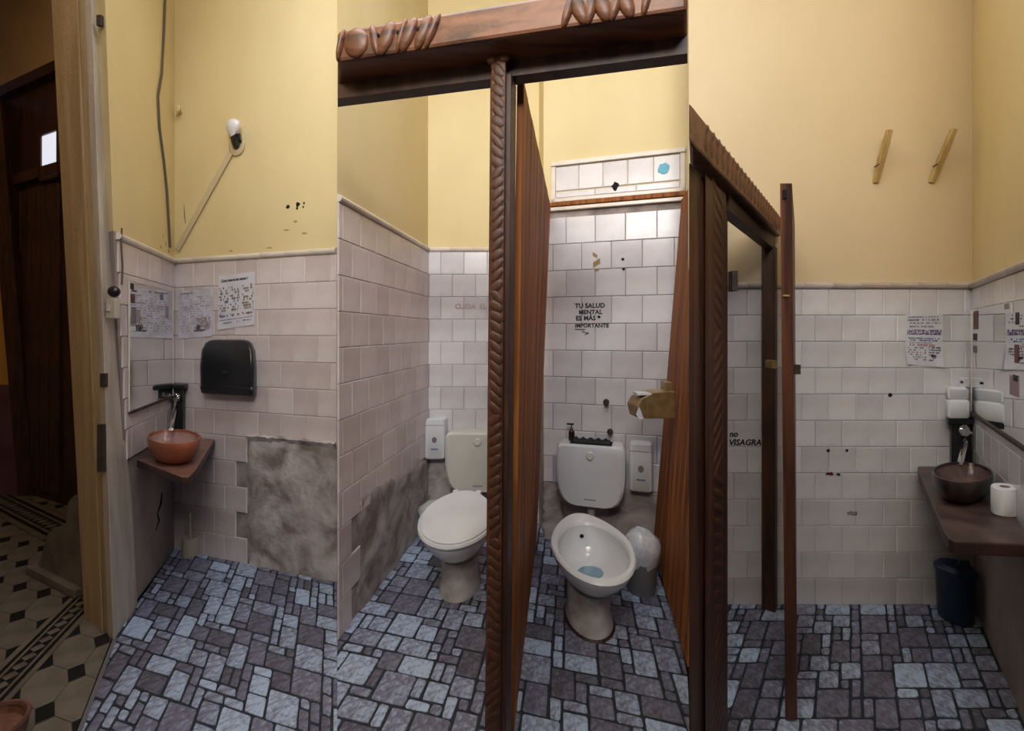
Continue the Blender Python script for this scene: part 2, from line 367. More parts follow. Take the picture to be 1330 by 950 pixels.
# cement patches where tiles have come away
def patch(W, a0, a1, ztop, name, mname='cement', amp=0.010, base=0.012, z0=0.0, n=26, k=20, ragl=0.02):
    vs = []; fs = []
    for j in range(k + 1):
        for i in range(n + 1):
            u = i / n; v = j / k
            a = a0 + (a1 - a0) * u; zt = ztop(a); z = z0 + (zt - z0) * v
            if i == 0: a += random.uniform(-ragl, ragl) * (1 if 0 < j < k else 0)
            if j == k: z += random.uniform(-0.02, 0.012)
            edge = 0 if (i in (0, n) or j == k) else 1
            y = base * edge + edge * amp * (math.sin(a * 23 + z * 9) * .35 + math.sin(z * 31 - a * 17) * .3 + random.uniform(-.3, .3)) - (0.0 if edge else -0.0015)
            vs.append(W.w(a, z, y))
    for j in range(k):
        for i in range(n): q = j * (n + 1) + i; fs.append((q, q + 1, q + n + 2, q + n + 1))
    m = MB(); m.add(vs, fs); return obj(name, m, mname, W.o, smooth=True)
aL = W1b.hit(324, 650)[0]; zT = W1b.hit(380, 568)[1]
patch(W1b, aL, W1b.len, lambda a: zT, 'cement_patch')
m = MB()
vs = []; N_ = 22
for i in range(N_ + 1):
    a = aL + (W1b.len - aL) * i / N_; h = random.uniform(0.012, 0.032)
    vs += [W1b.w(a, zT + random.uniform(-.006, .006), 0.002), W1b.w(a, zT - h * .4, 0.026 + random.uniform(-.006, .008)), W1b.w(a, zT - h - .02, 0.008)]
m.add(vs, [(3 * i + j, 3 * i + 3 + j, 3 * i + 4 + j, 3 * i + 1 + j) for i in range(N_) for j in (0, 1)])
obj('broken_ledge', m, 'cement', W1b.o, smooth=True)
a2 = W2l.hit(464, 650)[0]
patch(W2l, a2, W2l.len - .002, lambda a: 0.60 - (a - a2) / (W2l.len - a2) * 0.11, 'cement_patch', amp=0.006, base=0.010)
patch(W2, 0.002, W2.len, lambda a: 0.47, 'cement_patch', amp=0.008, base=0.010)
patch(W4, 0.002, W4.len, lambda a: 0.40, 'cement_patch', amp=0.008, base=0.010)
# crack in the plaster under the terracotta basin
m = MB(); ck = [(210, 640), (208, 655), (204, 668), (206, 676), (202, 690)]
m.tube([W1.w(*W1.hit(*p), 0.001) for p in ck], [0.004, 0.007, 0.004, 0.006, 0.002], 6); obj('plaster_crack', m, 'hole', W1.o)

# ------------------------------------------------------------------ floors
def clip(poly, p, n):
    out = []
    for i in range(len(poly)):
        a, b = poly[i], poly[(i + 1) % len(poly)]
        da, db = (a - p).dot(n), (b - p).dot(n)
        if da >= 0: out.append(a)
        if da * db < 0: out.append(a + (b - a) * (da / (da - db)))
    return out
def clip_to(poly, zone):
    for i in range(len(zone)):
        a, b = zone[i], zone[(i + 1) % len(zone)]; e = b - a
        poly = clip(poly, a, V2(-e.y, e.x).normalized())
        if len(poly) < 3: return []
    return poly
def parea(p): return abs(sum(p[i].x * p[(i + 1) % len(p)].y - p[(i + 1) % len(p)].x * p[i].y for i in range(len(p)))) / 2
def slab(name, zone, label, m, z=0.0, t=0.06):
    mb = MB(); mb.prism(zone, z - t, z); c = sum(zone, V2(0, 0)) / len(zone)
    o = obj(name, mb, m, origin=(c.x, c.y, z)); return tag(o, label, 'floor', kind='structure')
def piece(parent, name, poly, z, h, mname, b=0.003):
    c = sum(poly, V2(0, 0)) / len(poly); n = len(poly)
    sh = lambda k: [(c.x + (p.x - c.x) * k, c.y + (p.y - c.y) * k) for p in poly]
    r = max((p - c).length for p in poly); k = max(0.5, 1 - b / r)
    mb = MB(); mb.loft([[(x, y, z - 0.002) for x, y in sh(1)], [(x, y, z + h * .6) for x, y in sh(1)], [(x, y, z + h) for x, y in sh(k)]], cap0=False)
    return obj(name, mb, mname, parent)
def stones(parent, zone, org, u, v, unit=0.043, gap=0.0055, seed=3, N=60):
    rnd = random.Random(seed); occ = set()
    kinds = [(3, 3)] * 4 + [(2, 2)] * 4 + [(2, 1)] * 3 + [(1, 2)] * 3 + [(1, 1)] * 2 + [(2, 3)] * 3 + [(3, 2)] * 3
    tot = 0
    for j in range(-N, N):
        for i in range(-N, N):
            if (i, j) in occ: continue
            p = org + u * i * unit + v * j * unit
            opts = [k for k in kinds if all((i + a, j + b) not in occ for a in range(k[0]) for b in range(k[1]))] or [(1, 1)]
            k = rnd.choice(opts)
            for a in range(k[0]):
                for b in range(k[1]): occ.add((i + a, j + b))
            x0, x1, y0, y1 = i * unit + gap, (i + k[0]) * unit - gap, j * unit + gap, (j + k[1]) * unit - gap
            c = 0.006; q = lambda: rnd.uniform(-0.003, 0.003)
            pts = [(x0 + c, y0 + q()), (x1 - c, y0 + q()), (x1 + q(), y0 + c), (x1 + q(), y1 - c), (x1 - c, y1 + q()), (x0 + c, y1 + q()), (x0 + q(), y1 - c), (x0 + q(), y0 + c)]
            poly = [org + u * a + v * b for a, b in pts]
            if parea(poly) == 0: continue
            if (poly[1] - poly[0]).cross(poly[2] - poly[1]) < 0: poly.reverse()
            poly = clip_to(poly, zone)
            if len(poly) < 3 or parea(poly) < 0.00025: continue
            if max(p.y for p in poly) < 1.28: continue
            piece(parent, 'paving_stone', poly, 0.0, 0.004, 'stone'); tot += 1
    return tot
def below(p, d, Y): return p + d * ((Y - p.y) / d.y)
R1 = below(E1, E1, 0.9); LN2 = flat(101, 950).xy; dlin = (LN2 - JN).normalized()
zone1 = [C1, L_near, JN + (L_near - JN) * 0.1, below(JN, dlin, 0.9), R1, E1]
zone1 = [C1, JN, below(JN, dlin, 0.9), R1, E1]
zone2 = [below(A2, A2, 0.9), V2(0.40, 0.9), V2(0.7125, 1.75), V2(0.95, 2.72), V2(0.2, B2.y), B2, A2]
zone3 = [V2(0.405, 0.9), V2(W5.p1.x - 0.79 * (2.22 - .9), 0.9), W5.p1, W5.p0, V2(0.72, 1.72)]
fl1 = slab('floor', zone1, 'dark jointed stone patterned floor by the terracotta basin', 'joint')
fl2 = slab('floor', zone2, 'dark jointed stone patterned floor under the toilets', 'joint')
fl3 = slab('floor', zone3, 'dark jointed stone patterned floor below the dark basin', 'joint')
stones(fl1, zone1, C1, W1b.u.copy(), (C1 - L_near).normalized(), seed=5, unit=0.049)
stones(fl2, zone2, A2, V2(0.965, -0.26), V2(0.143, 1).normalized(), seed=8, unit=0.049)
stones(fl3, zone3, W5.p0.copy(), V2(1, 0), V2(0.79, 1), seed=21, unit=0.044)
m = MB(); tp0, tp1 = JN, below(JN, dlin, 0.9); tn_ = V2(0.012, 0.008)
m.prism([tp0, tp1, tp1 + tn_, tp0 + tn_], 0.0, 0.006); tag(obj('trim_1', m, 'bin_grey'), 'thin pale floor edging strip at the doorway', 'trim', kind='structure')
# hallway floor
hz = [below(JN, dlin, 0.9), JN + V2(-.006, -.004), V2(-2.35, 2.55), V2(-3.3, 3.5), V2(-4.7, 4.1), V2(-4.9, 2.2), V2(-2.6, 0.9)]
flh = slab('floor', hz, 'old hallway floor of cream octagon tiles with black corners and diamond borders', 'floor_under')
hv = V2(-0.387, 1).normalized(); hu = V2(1, -0.29).normalized(); bp = flat(24, 868).xy; bn = V2(hv.y, -hv.x)
p2a, p2b = flat(0, 650).xy, flat(80, 690).xy; v2 = (p2b - p2a).normalized(); n2 = V2(-v2.y, v2.x)
BW = 0.082
right = clip(hz, bp + bn * BW, bn); leftz = clip(hz, bp - bn * BW, -bn)
near2 = clip(leftz, p2a - n2 * 0.12, -n2); far2 = clip(leftz, p2a + n2 * 0.12, n2)
P_ = 0.20; cc = 0.055
for zi, zone in enumerate((right, near2, far2)):
    if len(zone) < 3: continue
    if sum(zone[i].cross(zone[(i + 1) % len(zone)]) for i in range(len(zone))) < 0: zone = zone[::-1]
    for j in range(-10, 20):
        for i in range(-20, 16):
            o_ = bp + bn * (BW) + hu * i * P_ + hv * j * P_
            e = 0.0016
            loc = [(cc, e), (P_ - cc, e), (P_ - e, cc), (P_ - e, P_ - cc), (P_ - cc, P_ - e), (cc, P_ - e), (e, P_ - cc), (e, cc)]
            poly = clip_to([o_ + hu * a + hv * b for a, b in loc], zone)
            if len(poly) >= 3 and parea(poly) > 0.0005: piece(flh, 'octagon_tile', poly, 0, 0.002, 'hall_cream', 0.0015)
            d = cc - e * 1.5
            poly = clip_to([o_ + hu * a + hv * b for a, b in ((0, -d), (d, 0), (0, d), (-d, 0))], zone)
            if len(poly) >= 3 and parea(poly) > 0.0003: piece(flh, 'black_tile', poly, 0, 0.002, 'hall_black', 0.0015)
def border(p, v, n_, half, l0, l1, zone):
    def strip(a, b, m_, nm):
        poly = clip_to([p + v * l0 + n_ * a, p + v * l1 + n_ * a, p + v * l1 + n_ * b, p + v * l0 + n_ * b][::-1 if v.cross(n_) < 0 else 1], zone)
        if len(poly) > 2: piece(flh, nm, poly, 0, 0.002, m_, 0.001)
    k = half / 0.082
    for a, b, m_ in ((-.082, -.058, 'hall_cream'), (-.057, -.042, 'hall_black'), (-.041, -.030, 'hall_cream'), (-.029, .029, 'hall_black'), (.030, .041, 'hall_cream'), (.042, .057, 'hall_black'), (.058, .082, 'hall_cream')):
        strip(a * k, b * k, m_, 'border_strip')
    l = l0; h = 0.026 * k
    while l < l1:
        q = p + v * l
        poly = [q + v * h, q + n_ * h, q - v * h, q - n_ * h]
        if (poly[1] - poly[0]).cross(poly[2] - poly[1]) < 0: poly.reverse()
        poly = clip_to(poly, zone)
        if len(poly) == 4: piece(flh, 'border_diamond', poly, 0.0022, 0.0012, 'hall_cream', 0.001)
        l += 2.15 * h
border(bp, hv, bn, BW, -0.55, 1.1, hz)
border(p2a, v2, n2, 0.115, -0.2, 1.3, leftz if sum(leftz[i].cross(leftz[(i + 1) % len(leftz)]) for i in range(len(leftz))) > 0 else leftz[::-1])
m = MB(); m.prism([V2(-7, -2), V2(5, -2), V2(5, 5.5), V2(-7, 5.5)], -0.14, -0.062)
tag(obj('floor_slab', m, 'floor_under'), 'bare concrete slab under the tiled floors', 'floor', kind='structure')
# ceiling with skylight opening
m = MB()
for x0, x1, y0, y1 in ((-2.6, -1.2, -2, 5.5), (1.0, 5, -2, 5.5), (-1.2, 1.0, -2, 0.4), (-1.2, 1.0, 1.6, 5.5)): m.prism([(x0, y0), (x1, y0), (x1, y1), (x0, y1)], 4.0, 4.1)
tag(obj('ceiling', m, 'ceiling'), 'high plain ceiling with a rectangular skylight opening', 'ceiling', kind='structure')

m = MB(); m.prism([(-7, -2), (-2.55, -2), (-2.55, 5.5), (-7, 5.5)], 5.0, 5.1); m.prism([(-2.65, -2), (-2.55, -2), (-2.55, 5.5), (-2.65, 5.5)], 4.1, 5.0)
tag(obj('ceiling_hall', m, 'hall_plaster'), 'high brown plaster ceiling of the hallway', 'ceiling', kind='structure')
m = MB(); m.prism([(-1.25, 0.75), (-1.12, 0.80), (-0.95, -1.4), (-1.1, -1.4)], 0, 4.0); m.prism([(-5.4, 0.65), (-1.2, 0.65), (-1.2, 0.75), (-5.4, 0.75)], 0, 5.0)  # unseen walls added to keep skylight and ambient light out of the hall
tag(obj('wall_hall_blocker', m, 'paint'), 'unseen yellow wall added to block light from the hallway', 'wall', kind='structure')
# ------------------------------------------------------------------ door frame and hallway
tJN = V2(*at(118, 0, JN.y).xy); tJB = V2(*at(66, 0, JB.y).xy); JC = onray(171, C1, dl) + W1.n * 0.020; tJC = V2(*at(136, 0, JC.y).xy)
zt = 3.4
for nm_ in ('JN', 'JB', 'JC'):
    b_ = globals()[nm_]; t_ = globals()['t' + nm_]; globals()['t' + nm_] = b_ + (t_ - b_) * (zt / (CH + HOR / FPX * b_.y))
df = empty('door_1', (JN.x, JN.y, 0), 'tall cream painted door frame with worn edge and hallway beyond', 'door frame', kind='structure')
mid = lambda a, b, t: a + (b - a) * t
def jslice(t0, t1, s0=0.0, s1=0.35, off0=0.0, lo=0.0):   # quad of the frame: reveal direction t, wall direction s
    f = lambda J, B, C, t, s: J + (B - J) * t + (C - J) * s
    b = [f(JN, JB, JC, t, s) for t, s in ((t0, s0), (t1, s0), (t1, s1), (t0, s1))]
    tp = [f(tJN, tJB, tJC, t, s) for t, s in ((t0, s0), (t1, s0), (t1, s1), (t0, s1))]
    return b, tp
m = MB(); b_, t_ = jslice(0.0, 1.0, 0.02, 1.0); m.prism(b_, 0, zt, t_); obj('jamb', m, 'frame_paint', df, bevel=0.004)
m = MB(); b_, t_ = jslice(-0.03, 0.16, -0.02, 1.02); m.prism(b_, 0, zt, t_); obj('architrave', m, 'frame_white', df, bevel=0.006)
m = MB(); b_, t_ = jslice(0.30, 0.36, -0.05, 0.1); m.prism(b_, 0, zt, t_); obj('door_stop', m, 'frame_paint', df, bevel=0.004)
def on_jamb(px, py, Y): return at(px, py, Y)
for (px, py, w_, h_) in ((131, 28, 7, 14), (136, 494, 8, 18), (133, 582, 9, 62)):
    Yj = 1.955; c = at(px, py, Yj); s_ = Yj / FPX
    m = MB(); m.box((c.x, Yj - 0.004, c.z), (w_ * s_, 0.012, h_ * s_)); obj('strike_plate', m, 'bare_iron', df, bevel=0.002)
# hallway: dark doorway wall, orange and purple wall strip
D0 = V2(-665 / FPX * 3.9 - 0.5, 3.9 + 0.2); D1 = V2(-540 / FPX * 3.28, 3.28)
hd = D1 - D0; hu_ = hd.normalized(); hn = V2(hu_.y, -hu_.x)
m = MB(); m.prism([D0, D1, D1 - hn * .1, D0 - hn * .1], 3.58, 5.0); tag(obj('wall_hall_upper', m, 'hall_plaster'), 'brown plaster wall above the dark hallway door', 'wall', kind='structure')
hdoor = empty('door_2', ((D0.x + D1.x) / 2, (D0.y + D1.y) / 2, 0), 'tall dark wooden hallway door with small bright transom pane', 'door', kind='structure')
T = lambda v: Vector((D0.x + hu_.x * v[0] + hn.x * v[1], D0.y + hu_.y * v[0] + hn.y * v[1], v[2]))
HL = hd.length
m = MB(T); m.box((HL / 2, -.05, 1.79), (HL, .06, 3.58)); obj('door_panel', m, 'wood_dark', hdoor)
for k in range(7):
    m = MB(T); m.box((0.55 + k * 0.16, -.01, 1.35), (0.145, .025, 2.55)); obj('plank', m, 'wood_dark', hdoor, bevel=0.004)
m = MB(T); m.box((HL / 2, 0.0, 2.72), (HL, .07, .09)); m.box((HL / 2, 0.0, 3.54), (HL, .07, .09)); obj('transom_bar', m, 'wood_dark', hdoor, bevel=0.005)
def hall_hit(px, py):
    p = onray(px, D0, hu_); a = (p - D0).dot(hu_); return a, CH - (py - HOR) / FPX * p.y
a0, z0 = hall_hit(60, 232); a1, z1 = hall_hit(80, 172)
m = MB(T); m.box(((a0 + a1) / 2, 0.02, (z0 + z1) / 2), (a1 - a0, .01, z1 - z0)); obj('pane', m, 'pane_sky', hdoor)
m = MB(T)
for q in ((a0 - .02, (z0 + z1) / 2, .03, z1 - z0 + .07), (a1 + .02, (z0 + z1) / 2, .03, z1 - z0 + .07), ((a0 + a1) / 2, z0 - .02, a1 - a0 + .07, .03), ((a0 + a1) / 2, z1 + .02, a1 - a0 + .07, .03)):
    m.box((q[0], 0.015, q[1]), (q[2], .04, q[3]))
obj('pane_frame', m, 'wood_dark', hdoor, bevel=0.003)
Yh = 3.70
xb, xt = at(27, 645, Yh).x, at(-18, 100, Yh).x; zmid = at(0, 500, Yh).z; zh = 3.4
xm = xb + (xt - xb) * zmid / zh
m = MB(); m.prism([(-5.4, Yh), (xb, Yh), (xb, Yh + .1), (-5.4, Yh + .1)], 0, zmid, [(-5.4, Yh), (xm, Yh), (xm, Yh + .1), (-5.4, Yh + .1)])
m.cm = 1; m.prism([(-5.4, Yh), (xm, Yh), (xm, Yh + .1), (-5.4, Yh + .1)], zmid, zh, [(-5.4, Yh), (xt, Yh), (xt, Yh + .1), (-5.4, Yh + .1)])
tag(obj('wall_hall', m, ['hall_purple', 'hall_orange']), 'orange over purple painted hallway wall', 'wall', kind='structure')
m = MB(); m.prism([(xb, Yh - .02), (xb + .13, Yh - .02), (xb + .13, Yh + .1), (xb, Yh + .1)], 0, zh, [(xt, Yh - .02), (xt + .14, Yh - .02), (xt + .14, Yh + .1), (xt, Yh + .1)])
obj('door_casing', m, 'wood_dark', hdoor, bevel=0.004)
m = MB(); m.prism([V2(-5.4, 3.8), V2(-5.3, 3.8), V2(-5.3, 0.5), V2(-5.4, 0.5)], 0, 5.0); tag(obj('wall_hall_side', m, 'hall_plaster'), 'plain hallway side wall outside the doorway', 'wall', kind='structure')
# scrolled stone plinth behind the frame
pa, pb = flat(46, 745).xy, flat(106, 776).xy; pe = (pb - pa); pl = pe.length; pe /= pl; pn = V2(pe.y, -pe.x)
if pn.y > 0: pn = -pn
def ph(px, py):
    q = onray(px, pa, pe); return (q - pa).dot(pe), CH - (py - HOR) / FPX * q.y
sp = empty('stone_plinth', (pa.x, pa.y, 0), 'grey scroll edged stone plinth standing on the hallway tiles by the door frame', 'plinth')
prof = [ph(*q) for q in ((106, 640), (96, 644), (89, 652), (87, 664), (86, 679), (78, 684), (69, 688), (62, 695), (58, 704), (55, 718), (50, 732))]
pts = [(pl, 0.05)] + prof + [(prof[-1][0], 0.05)]
m = MB(); vs = []
for off in (0.0, -0.07): vs += [(pa.x + pe.x * a + pn.x * off, pa.y + pe.y * a + pn.y * off, z) for a, z in pts]
k = len(pts); m.add(vs, [tuple(range(k)), tuple(range(2 * k - 1, k - 1, -1))] + [(i, (i + 1) % k, k + (i + 1) % k, k + i) for i in range(k)])
obj('scroll_slab', m, 'plinth_stone', sp)
m = MB(); q0_ = pa - pe * 0.03; m.prism([q0_ + pn * .03, pb + pn * .03, pb - pn * .09, q0_ - pn * .09], 0.003, 0.05); obj('base_slab', m, 'plinth_stone', sp, bevel=0.006)
bc = V2(-1.735, 1.40)
bk = empty('round_basket', (bc.x, bc.y, 0.003), 'low brown round basket on the hallway octagon tiles', 'basket')
m = MB(); m.lathe([(.09, 0), (.105, .03), (.112, .07), (.114, .10), (.106, .10), (.10, .07), (.085, .02)], (bc.x, bc.y, .004), 28); obj('basket_body', m, 'basket', bk, smooth=True)
m = MB(); m.lathe([(.104, .098), (.108, .108), (.115, .108), (.119, .10), (.115, .093)], (bc.x, bc.y, .004), 28, cap0=False, cap1=False); obj('rim', m, 'shelf_red', bk, smooth=True)
m = MB(); m.lathe([(.10, .072), (.06, .086), (.02, .09)], (bc.x, bc.y, .004), 20); obj('lid', m, 'basket', bk, smooth=True)

# ------------------------------------------------------------------ toilet stall facing the camera
def rail(px0, px1, Y0, Y1, k): # plan points on a line cut by two columns
    return [V2((px0 - 665) / FPX * Y0, Y0), V2((px1 - 665) / FPX * Y1, Y1)]
F0, F1 = rail(438.5, 893, 1.352, 1.133, 0)          # front of the carved rail
B0_, B1_ = rail(438.5, 893, 1.474, 1.238, 0)        # recessed board
ub = (F1 - F0).normalized(); nb = V2(ub.y, -ub.x)
def cut(p0, off, px): return onray(px, p0 - nb * off, ub)
st = empty('toilet_stall', (-0.03, 1.36, 0), 'dark carved timber stall front with plank partitions around the two toilets', 'toilet stall')
z_r0, z_r1 = 2.25, 2.347
m = MB(); m.prism([cut(F0, 0, 438.6), cut(F0, 0, 893), cut(F0, .20, 893), cut(F0, .20, 438.6)], z_r0, z_r1); rl = obj('header_rail', m, 'wood_rail', st, bevel=0.010)
m = MB(); m.prism([cut(B0_, 0, 438.6), cut(B0_, 0, 893), cut(B0_, .05, 893), cut(B0_, .05, 438.6)], 2.20, 2.2495); obj('header_board', m, 'wood_dark', st)
def rail_T(px, off=0.0, z=0.0):
    p = onray(px, F0, ub) + nb * off
    return lambda v: Vector((p.x + ub.x * v[0] + nb.x * v[1], p.y + ub.y * v[0] + nb.y * v[1], z + v[2]))
zc = (z_r0 + z_r1) / 2
m = MB(rail_T(463, 0, zc)); m.ball((0, 0, 0), (.042, .016, .046), 20, 10); obj('carved_boss', m, 'wood_rail', rl, smooth=True)
def leaf(px, wd, slant, h=0.049, z=zc):
    T0 = rail_T(px, 0, z)
    m = MB(lambda v: T0((v[0] + slant * v[2], v[1], v[2]))); m.ball((0, 0, 0), (wd, .015, h), 14, 10); obj('carved_leaf', m, 'wood_rail', rl, smooth=True)
for px, wd, sl in ((443, .010, .25), (487, .014, -.2), (502, .026, .35), (522, .012, .3), (531, .022, .4), (550, .022, .4), (562, .014, .45)): leaf(px, wd, sl)
for px, wd, sl in ((738, .014, .3), (752, .022, -.35), (768, .016, .2), (782, .024, -.3), (800, .016, .25), (812, .022, -.3), (840, .012, .2)): leaf(px, wd, sl, 0.046, zc - .004)
for px in (494, 519, 545):
    m = MB(rail_T(px, .013, zc + .004)); m.ball((0, 0, 0), (.005, .004, .007), 8, 6); obj('carved_dimple', m, 'hole', rl, smooth=True)
# carved post
pc = onray(649, B0_ + nb * 0.0, ub)
def post_T(v):
    lean = -0.0085 * (2.25 - v[2]) if v[2] < 2.25 else 0
    p = pc + ub * (v[0] + lean + 0.004) + nb * v[1]; return Vector((p.x, p.y, v[2]))
m = MB(post_T); m.box((0.004, -0.02, 1.1), (0.068, 0.075, 2.20)); po = obj('post', m, 'wood_dark', st, bevel=0.003)
m = MB(post_T); m.box((0.0, .026, 1.125), (0.046, 0.018, 2.25)); obj('post_face', m, 'wood', po, bevel=0.005)
for k in range(70):
    z = 0.03 + k * 0.0315; s_ = (1 if (k // 12) % 2 == 0 else -1) * random.uniform(.5, 1.3)
    Tk = lambda v, z=z, s_=s_: post_T((v[0], v[1], v[2] + z + s_ * v[0] * 0.7))
    m = MB(Tk); m.ball((0, .034, 0), (.023, .0045, .020), 8, 6); obj('carved_ridge', m, 'wood', po, smooth=True)
m = MB(post_T)
for s_ in (-1, 1): m.ball((s_ * .020, .033, 2.237), (.017, .010, .013), 10, 8)
obj('post_capital', m, 'wood_rail', po, smooth=True)
# plank partitions (bottom and top edges differ: they lean)
def partition(bn_, bf, tn, tf, z1, nboards, label, th=0.022, side=1):
    pt = bpy.data.objects.new('partition', None); place(pt, st, (bn_[0], bn_[1], 0)); pt['label'] = label
    bn_, bf, tn, tf = V2(*bn_), V2(*bf), V2(*tn), V2(*tf)
    for i in range(nboards):
        t0, t1 = i / nboards + .0012, (i + 1) / nboards - .0012
        d = (bf - bn_).normalized(); n_ = V2(-d.y, d.x) * side
        dz = 0.0 if i % 2 else 0.001
        b = [mid(bn_, bf, t0), mid(bn_, bf, t1)]; t = [mid(tn, tf, t0), mid(tn, tf, t1)]
        m = MB(); m.prism([b[0] - n_ * dz, b[1] - n_ * dz, b[1] + n_ * th, b[0] + n_ * th], 0.045, z1, [t[0] - n_ * dz, t[1] - n_ * dz, t[1] + n_ * th, t[0] + n_ * th])
        obj('board', m, 'wood_board', pt, bevel=0.002)
    return pt
partition((0.004, 1.44), flat(697, 704).xy * 0.985, at(680, 95, 1.44).xy, at(715, 265, 2.86).xy, 2.245, 11, 'orange brown plank partition between the two toilets')
partition(flat(893, 882).xy, flat(848, 722).xy, V2(0.865, 1.83), at(885, 262, 2.60).xy, 2.20, 8, 'reddish brown plank partition beside the open toilet', side=-1)

# ------------------------------------------------------------------ stall with the open door
S0 = flat(945, 950).xy; S1 = V2((1003 - 665) / FPX * 2.19, 2.19); d3 = (S1 - S0).normalized(); n3 = V2(d3.y, -d3.x)
N0 = onray(895, S0, d3)
st3 = empty('toilet_stall', (S0.x, S0.y, 0), 'narrow carved timber stall with its door standing open by the pegs wall', 'toilet stall')
def l3(a, off=0.0): return S0 + d3 * a + n3 * off
nearL = (N0 - S0).dot(d3)
backN = onray(897, l3(0, -.05), d3)
m = MB(); m.prism([N0, S0, l3(0, -.05), backN], 0, 1.87); p3 = obj('post', m, 'wood', st3)
m = MB(); m.prism([onray(916, l3(0, .001), d3), onray(943, l3(0, .001), d3), onray(943, l3(0, .010), d3), onray(916, l3(0, .010), d3)], 0.0, 1.87); obj('post_face', m, 'wood', p3, bevel=0.003)
qa = (onray(929, S0, d3) - S0).dot(d3)
for k in range(40):
    z = 0.05 + k * 0.046; s_ = 1 if (k // 10) % 2 == 0 else -1
    Tk = lambda v, z=z, s_=s_: Vector((*(l3(qa + v[0], v[1])), z + v[2] + s_ * v[0] * 0.45))
    m = MB(Tk); m.ball((0, .010, 0), (.075, .003, .015), 8, 6); obj('carved_ridge', m, 'wood', p3, smooth=True)
L3 = (S1 - S0).length
e0 = onray(894.8, l3(0, .035), d3)
m = MB(); m.prism([e0, l3(L3 + .02, .035), l3(L3 + .02, -.03), onray(896.5, l3(0, -.03), d3)], 1.885, 1.985); r3 = obj('header_rail', m, 'wood_rail', st3, bevel=0.008)
m = MB(); m.prism([l3(-.02, .01), l3(L3 + .02, .01), l3(L3 + .02, -.03), l3(-.02, -.03)], 1.822, 1.886); obj('header_board', m, 'wood_dark', st3)
for k in range(22):
    a = nearL + .04 + k * (L3 - nearL) / 22
    if 0.05 < a < 0.36 and k % 2: pass
    Tk = lambda v, a=a: Vector((*(l3(a + v[0] + v[2] * .3, .035 + v[1])), 1.94 + v[2]))
    m = MB(Tk); m.ball((0, 0, .002), (.016, .006, .043), 8, 8); obj('carved_leaf', m, 'wood_rail', r3, smooth=True)
m = MB(); m.prism([l3(L3 - .045, .02), l3(L3 + .02, .02), l3(L3 + .02, -.04), l3(L3 - .045, -.04)], 0, 1.83); obj('hinge_post', m, 'wood_dark', st3, bevel=0.003)
# open door
dn = at(1013, 237, 1.543).xy; dnb = at(1020, 940, 1.543).xy; df_ = V2(1.352, 2.12); dd = (df_ - dn).normalized(); tx = V2(0.043, 0.0)
m = MB(); m.prism([dnb, dnb + tx, df_ + tx * .9, df_], 0.012, 1.935, [dn, dn + tx, df_ + tx * .9, df_]); dr = obj('stall_door', m, 'wood', st3, bevel=0.003)
dr['label'] = 'thick plank door seen almost edge on'
m = MB(); c = at(1020, 252, 1.535); m.box((c.x, 1.541, c.z), (.012, .012, .03)); obj('mortise', m, 'hole', dr)
m = MB(); c = at(1034, 480, 1.56); m.box((c.x, 1.56, c.z), (.022, .02, .035)); obj('latch', m, 'bare_iron', dr, bevel=0.002)
m = MB(); c = at(1008, 474, 1.62); m.box((c.x, 1.65, c.z), (.018, .05, .03)); obj('bolt_plate', m, 'brass', dr, bevel=0.002)
m = MB(); c = at(1022, 384, 1.535); m.box((c.x, 1.541, c.z), (.022, .008, .006)); obj('scuff', m, 'stick', dr)
for py in (366,):
    m = MB(); c = l3(0.004, 0.0); z = CH - (py - HOR) / FPX * c.y; m.box((c.x + .012, c.y - .012, z), (.02, .03, .07)); obj('hinge', m, 'bare_iron', p3, bevel=0.002)

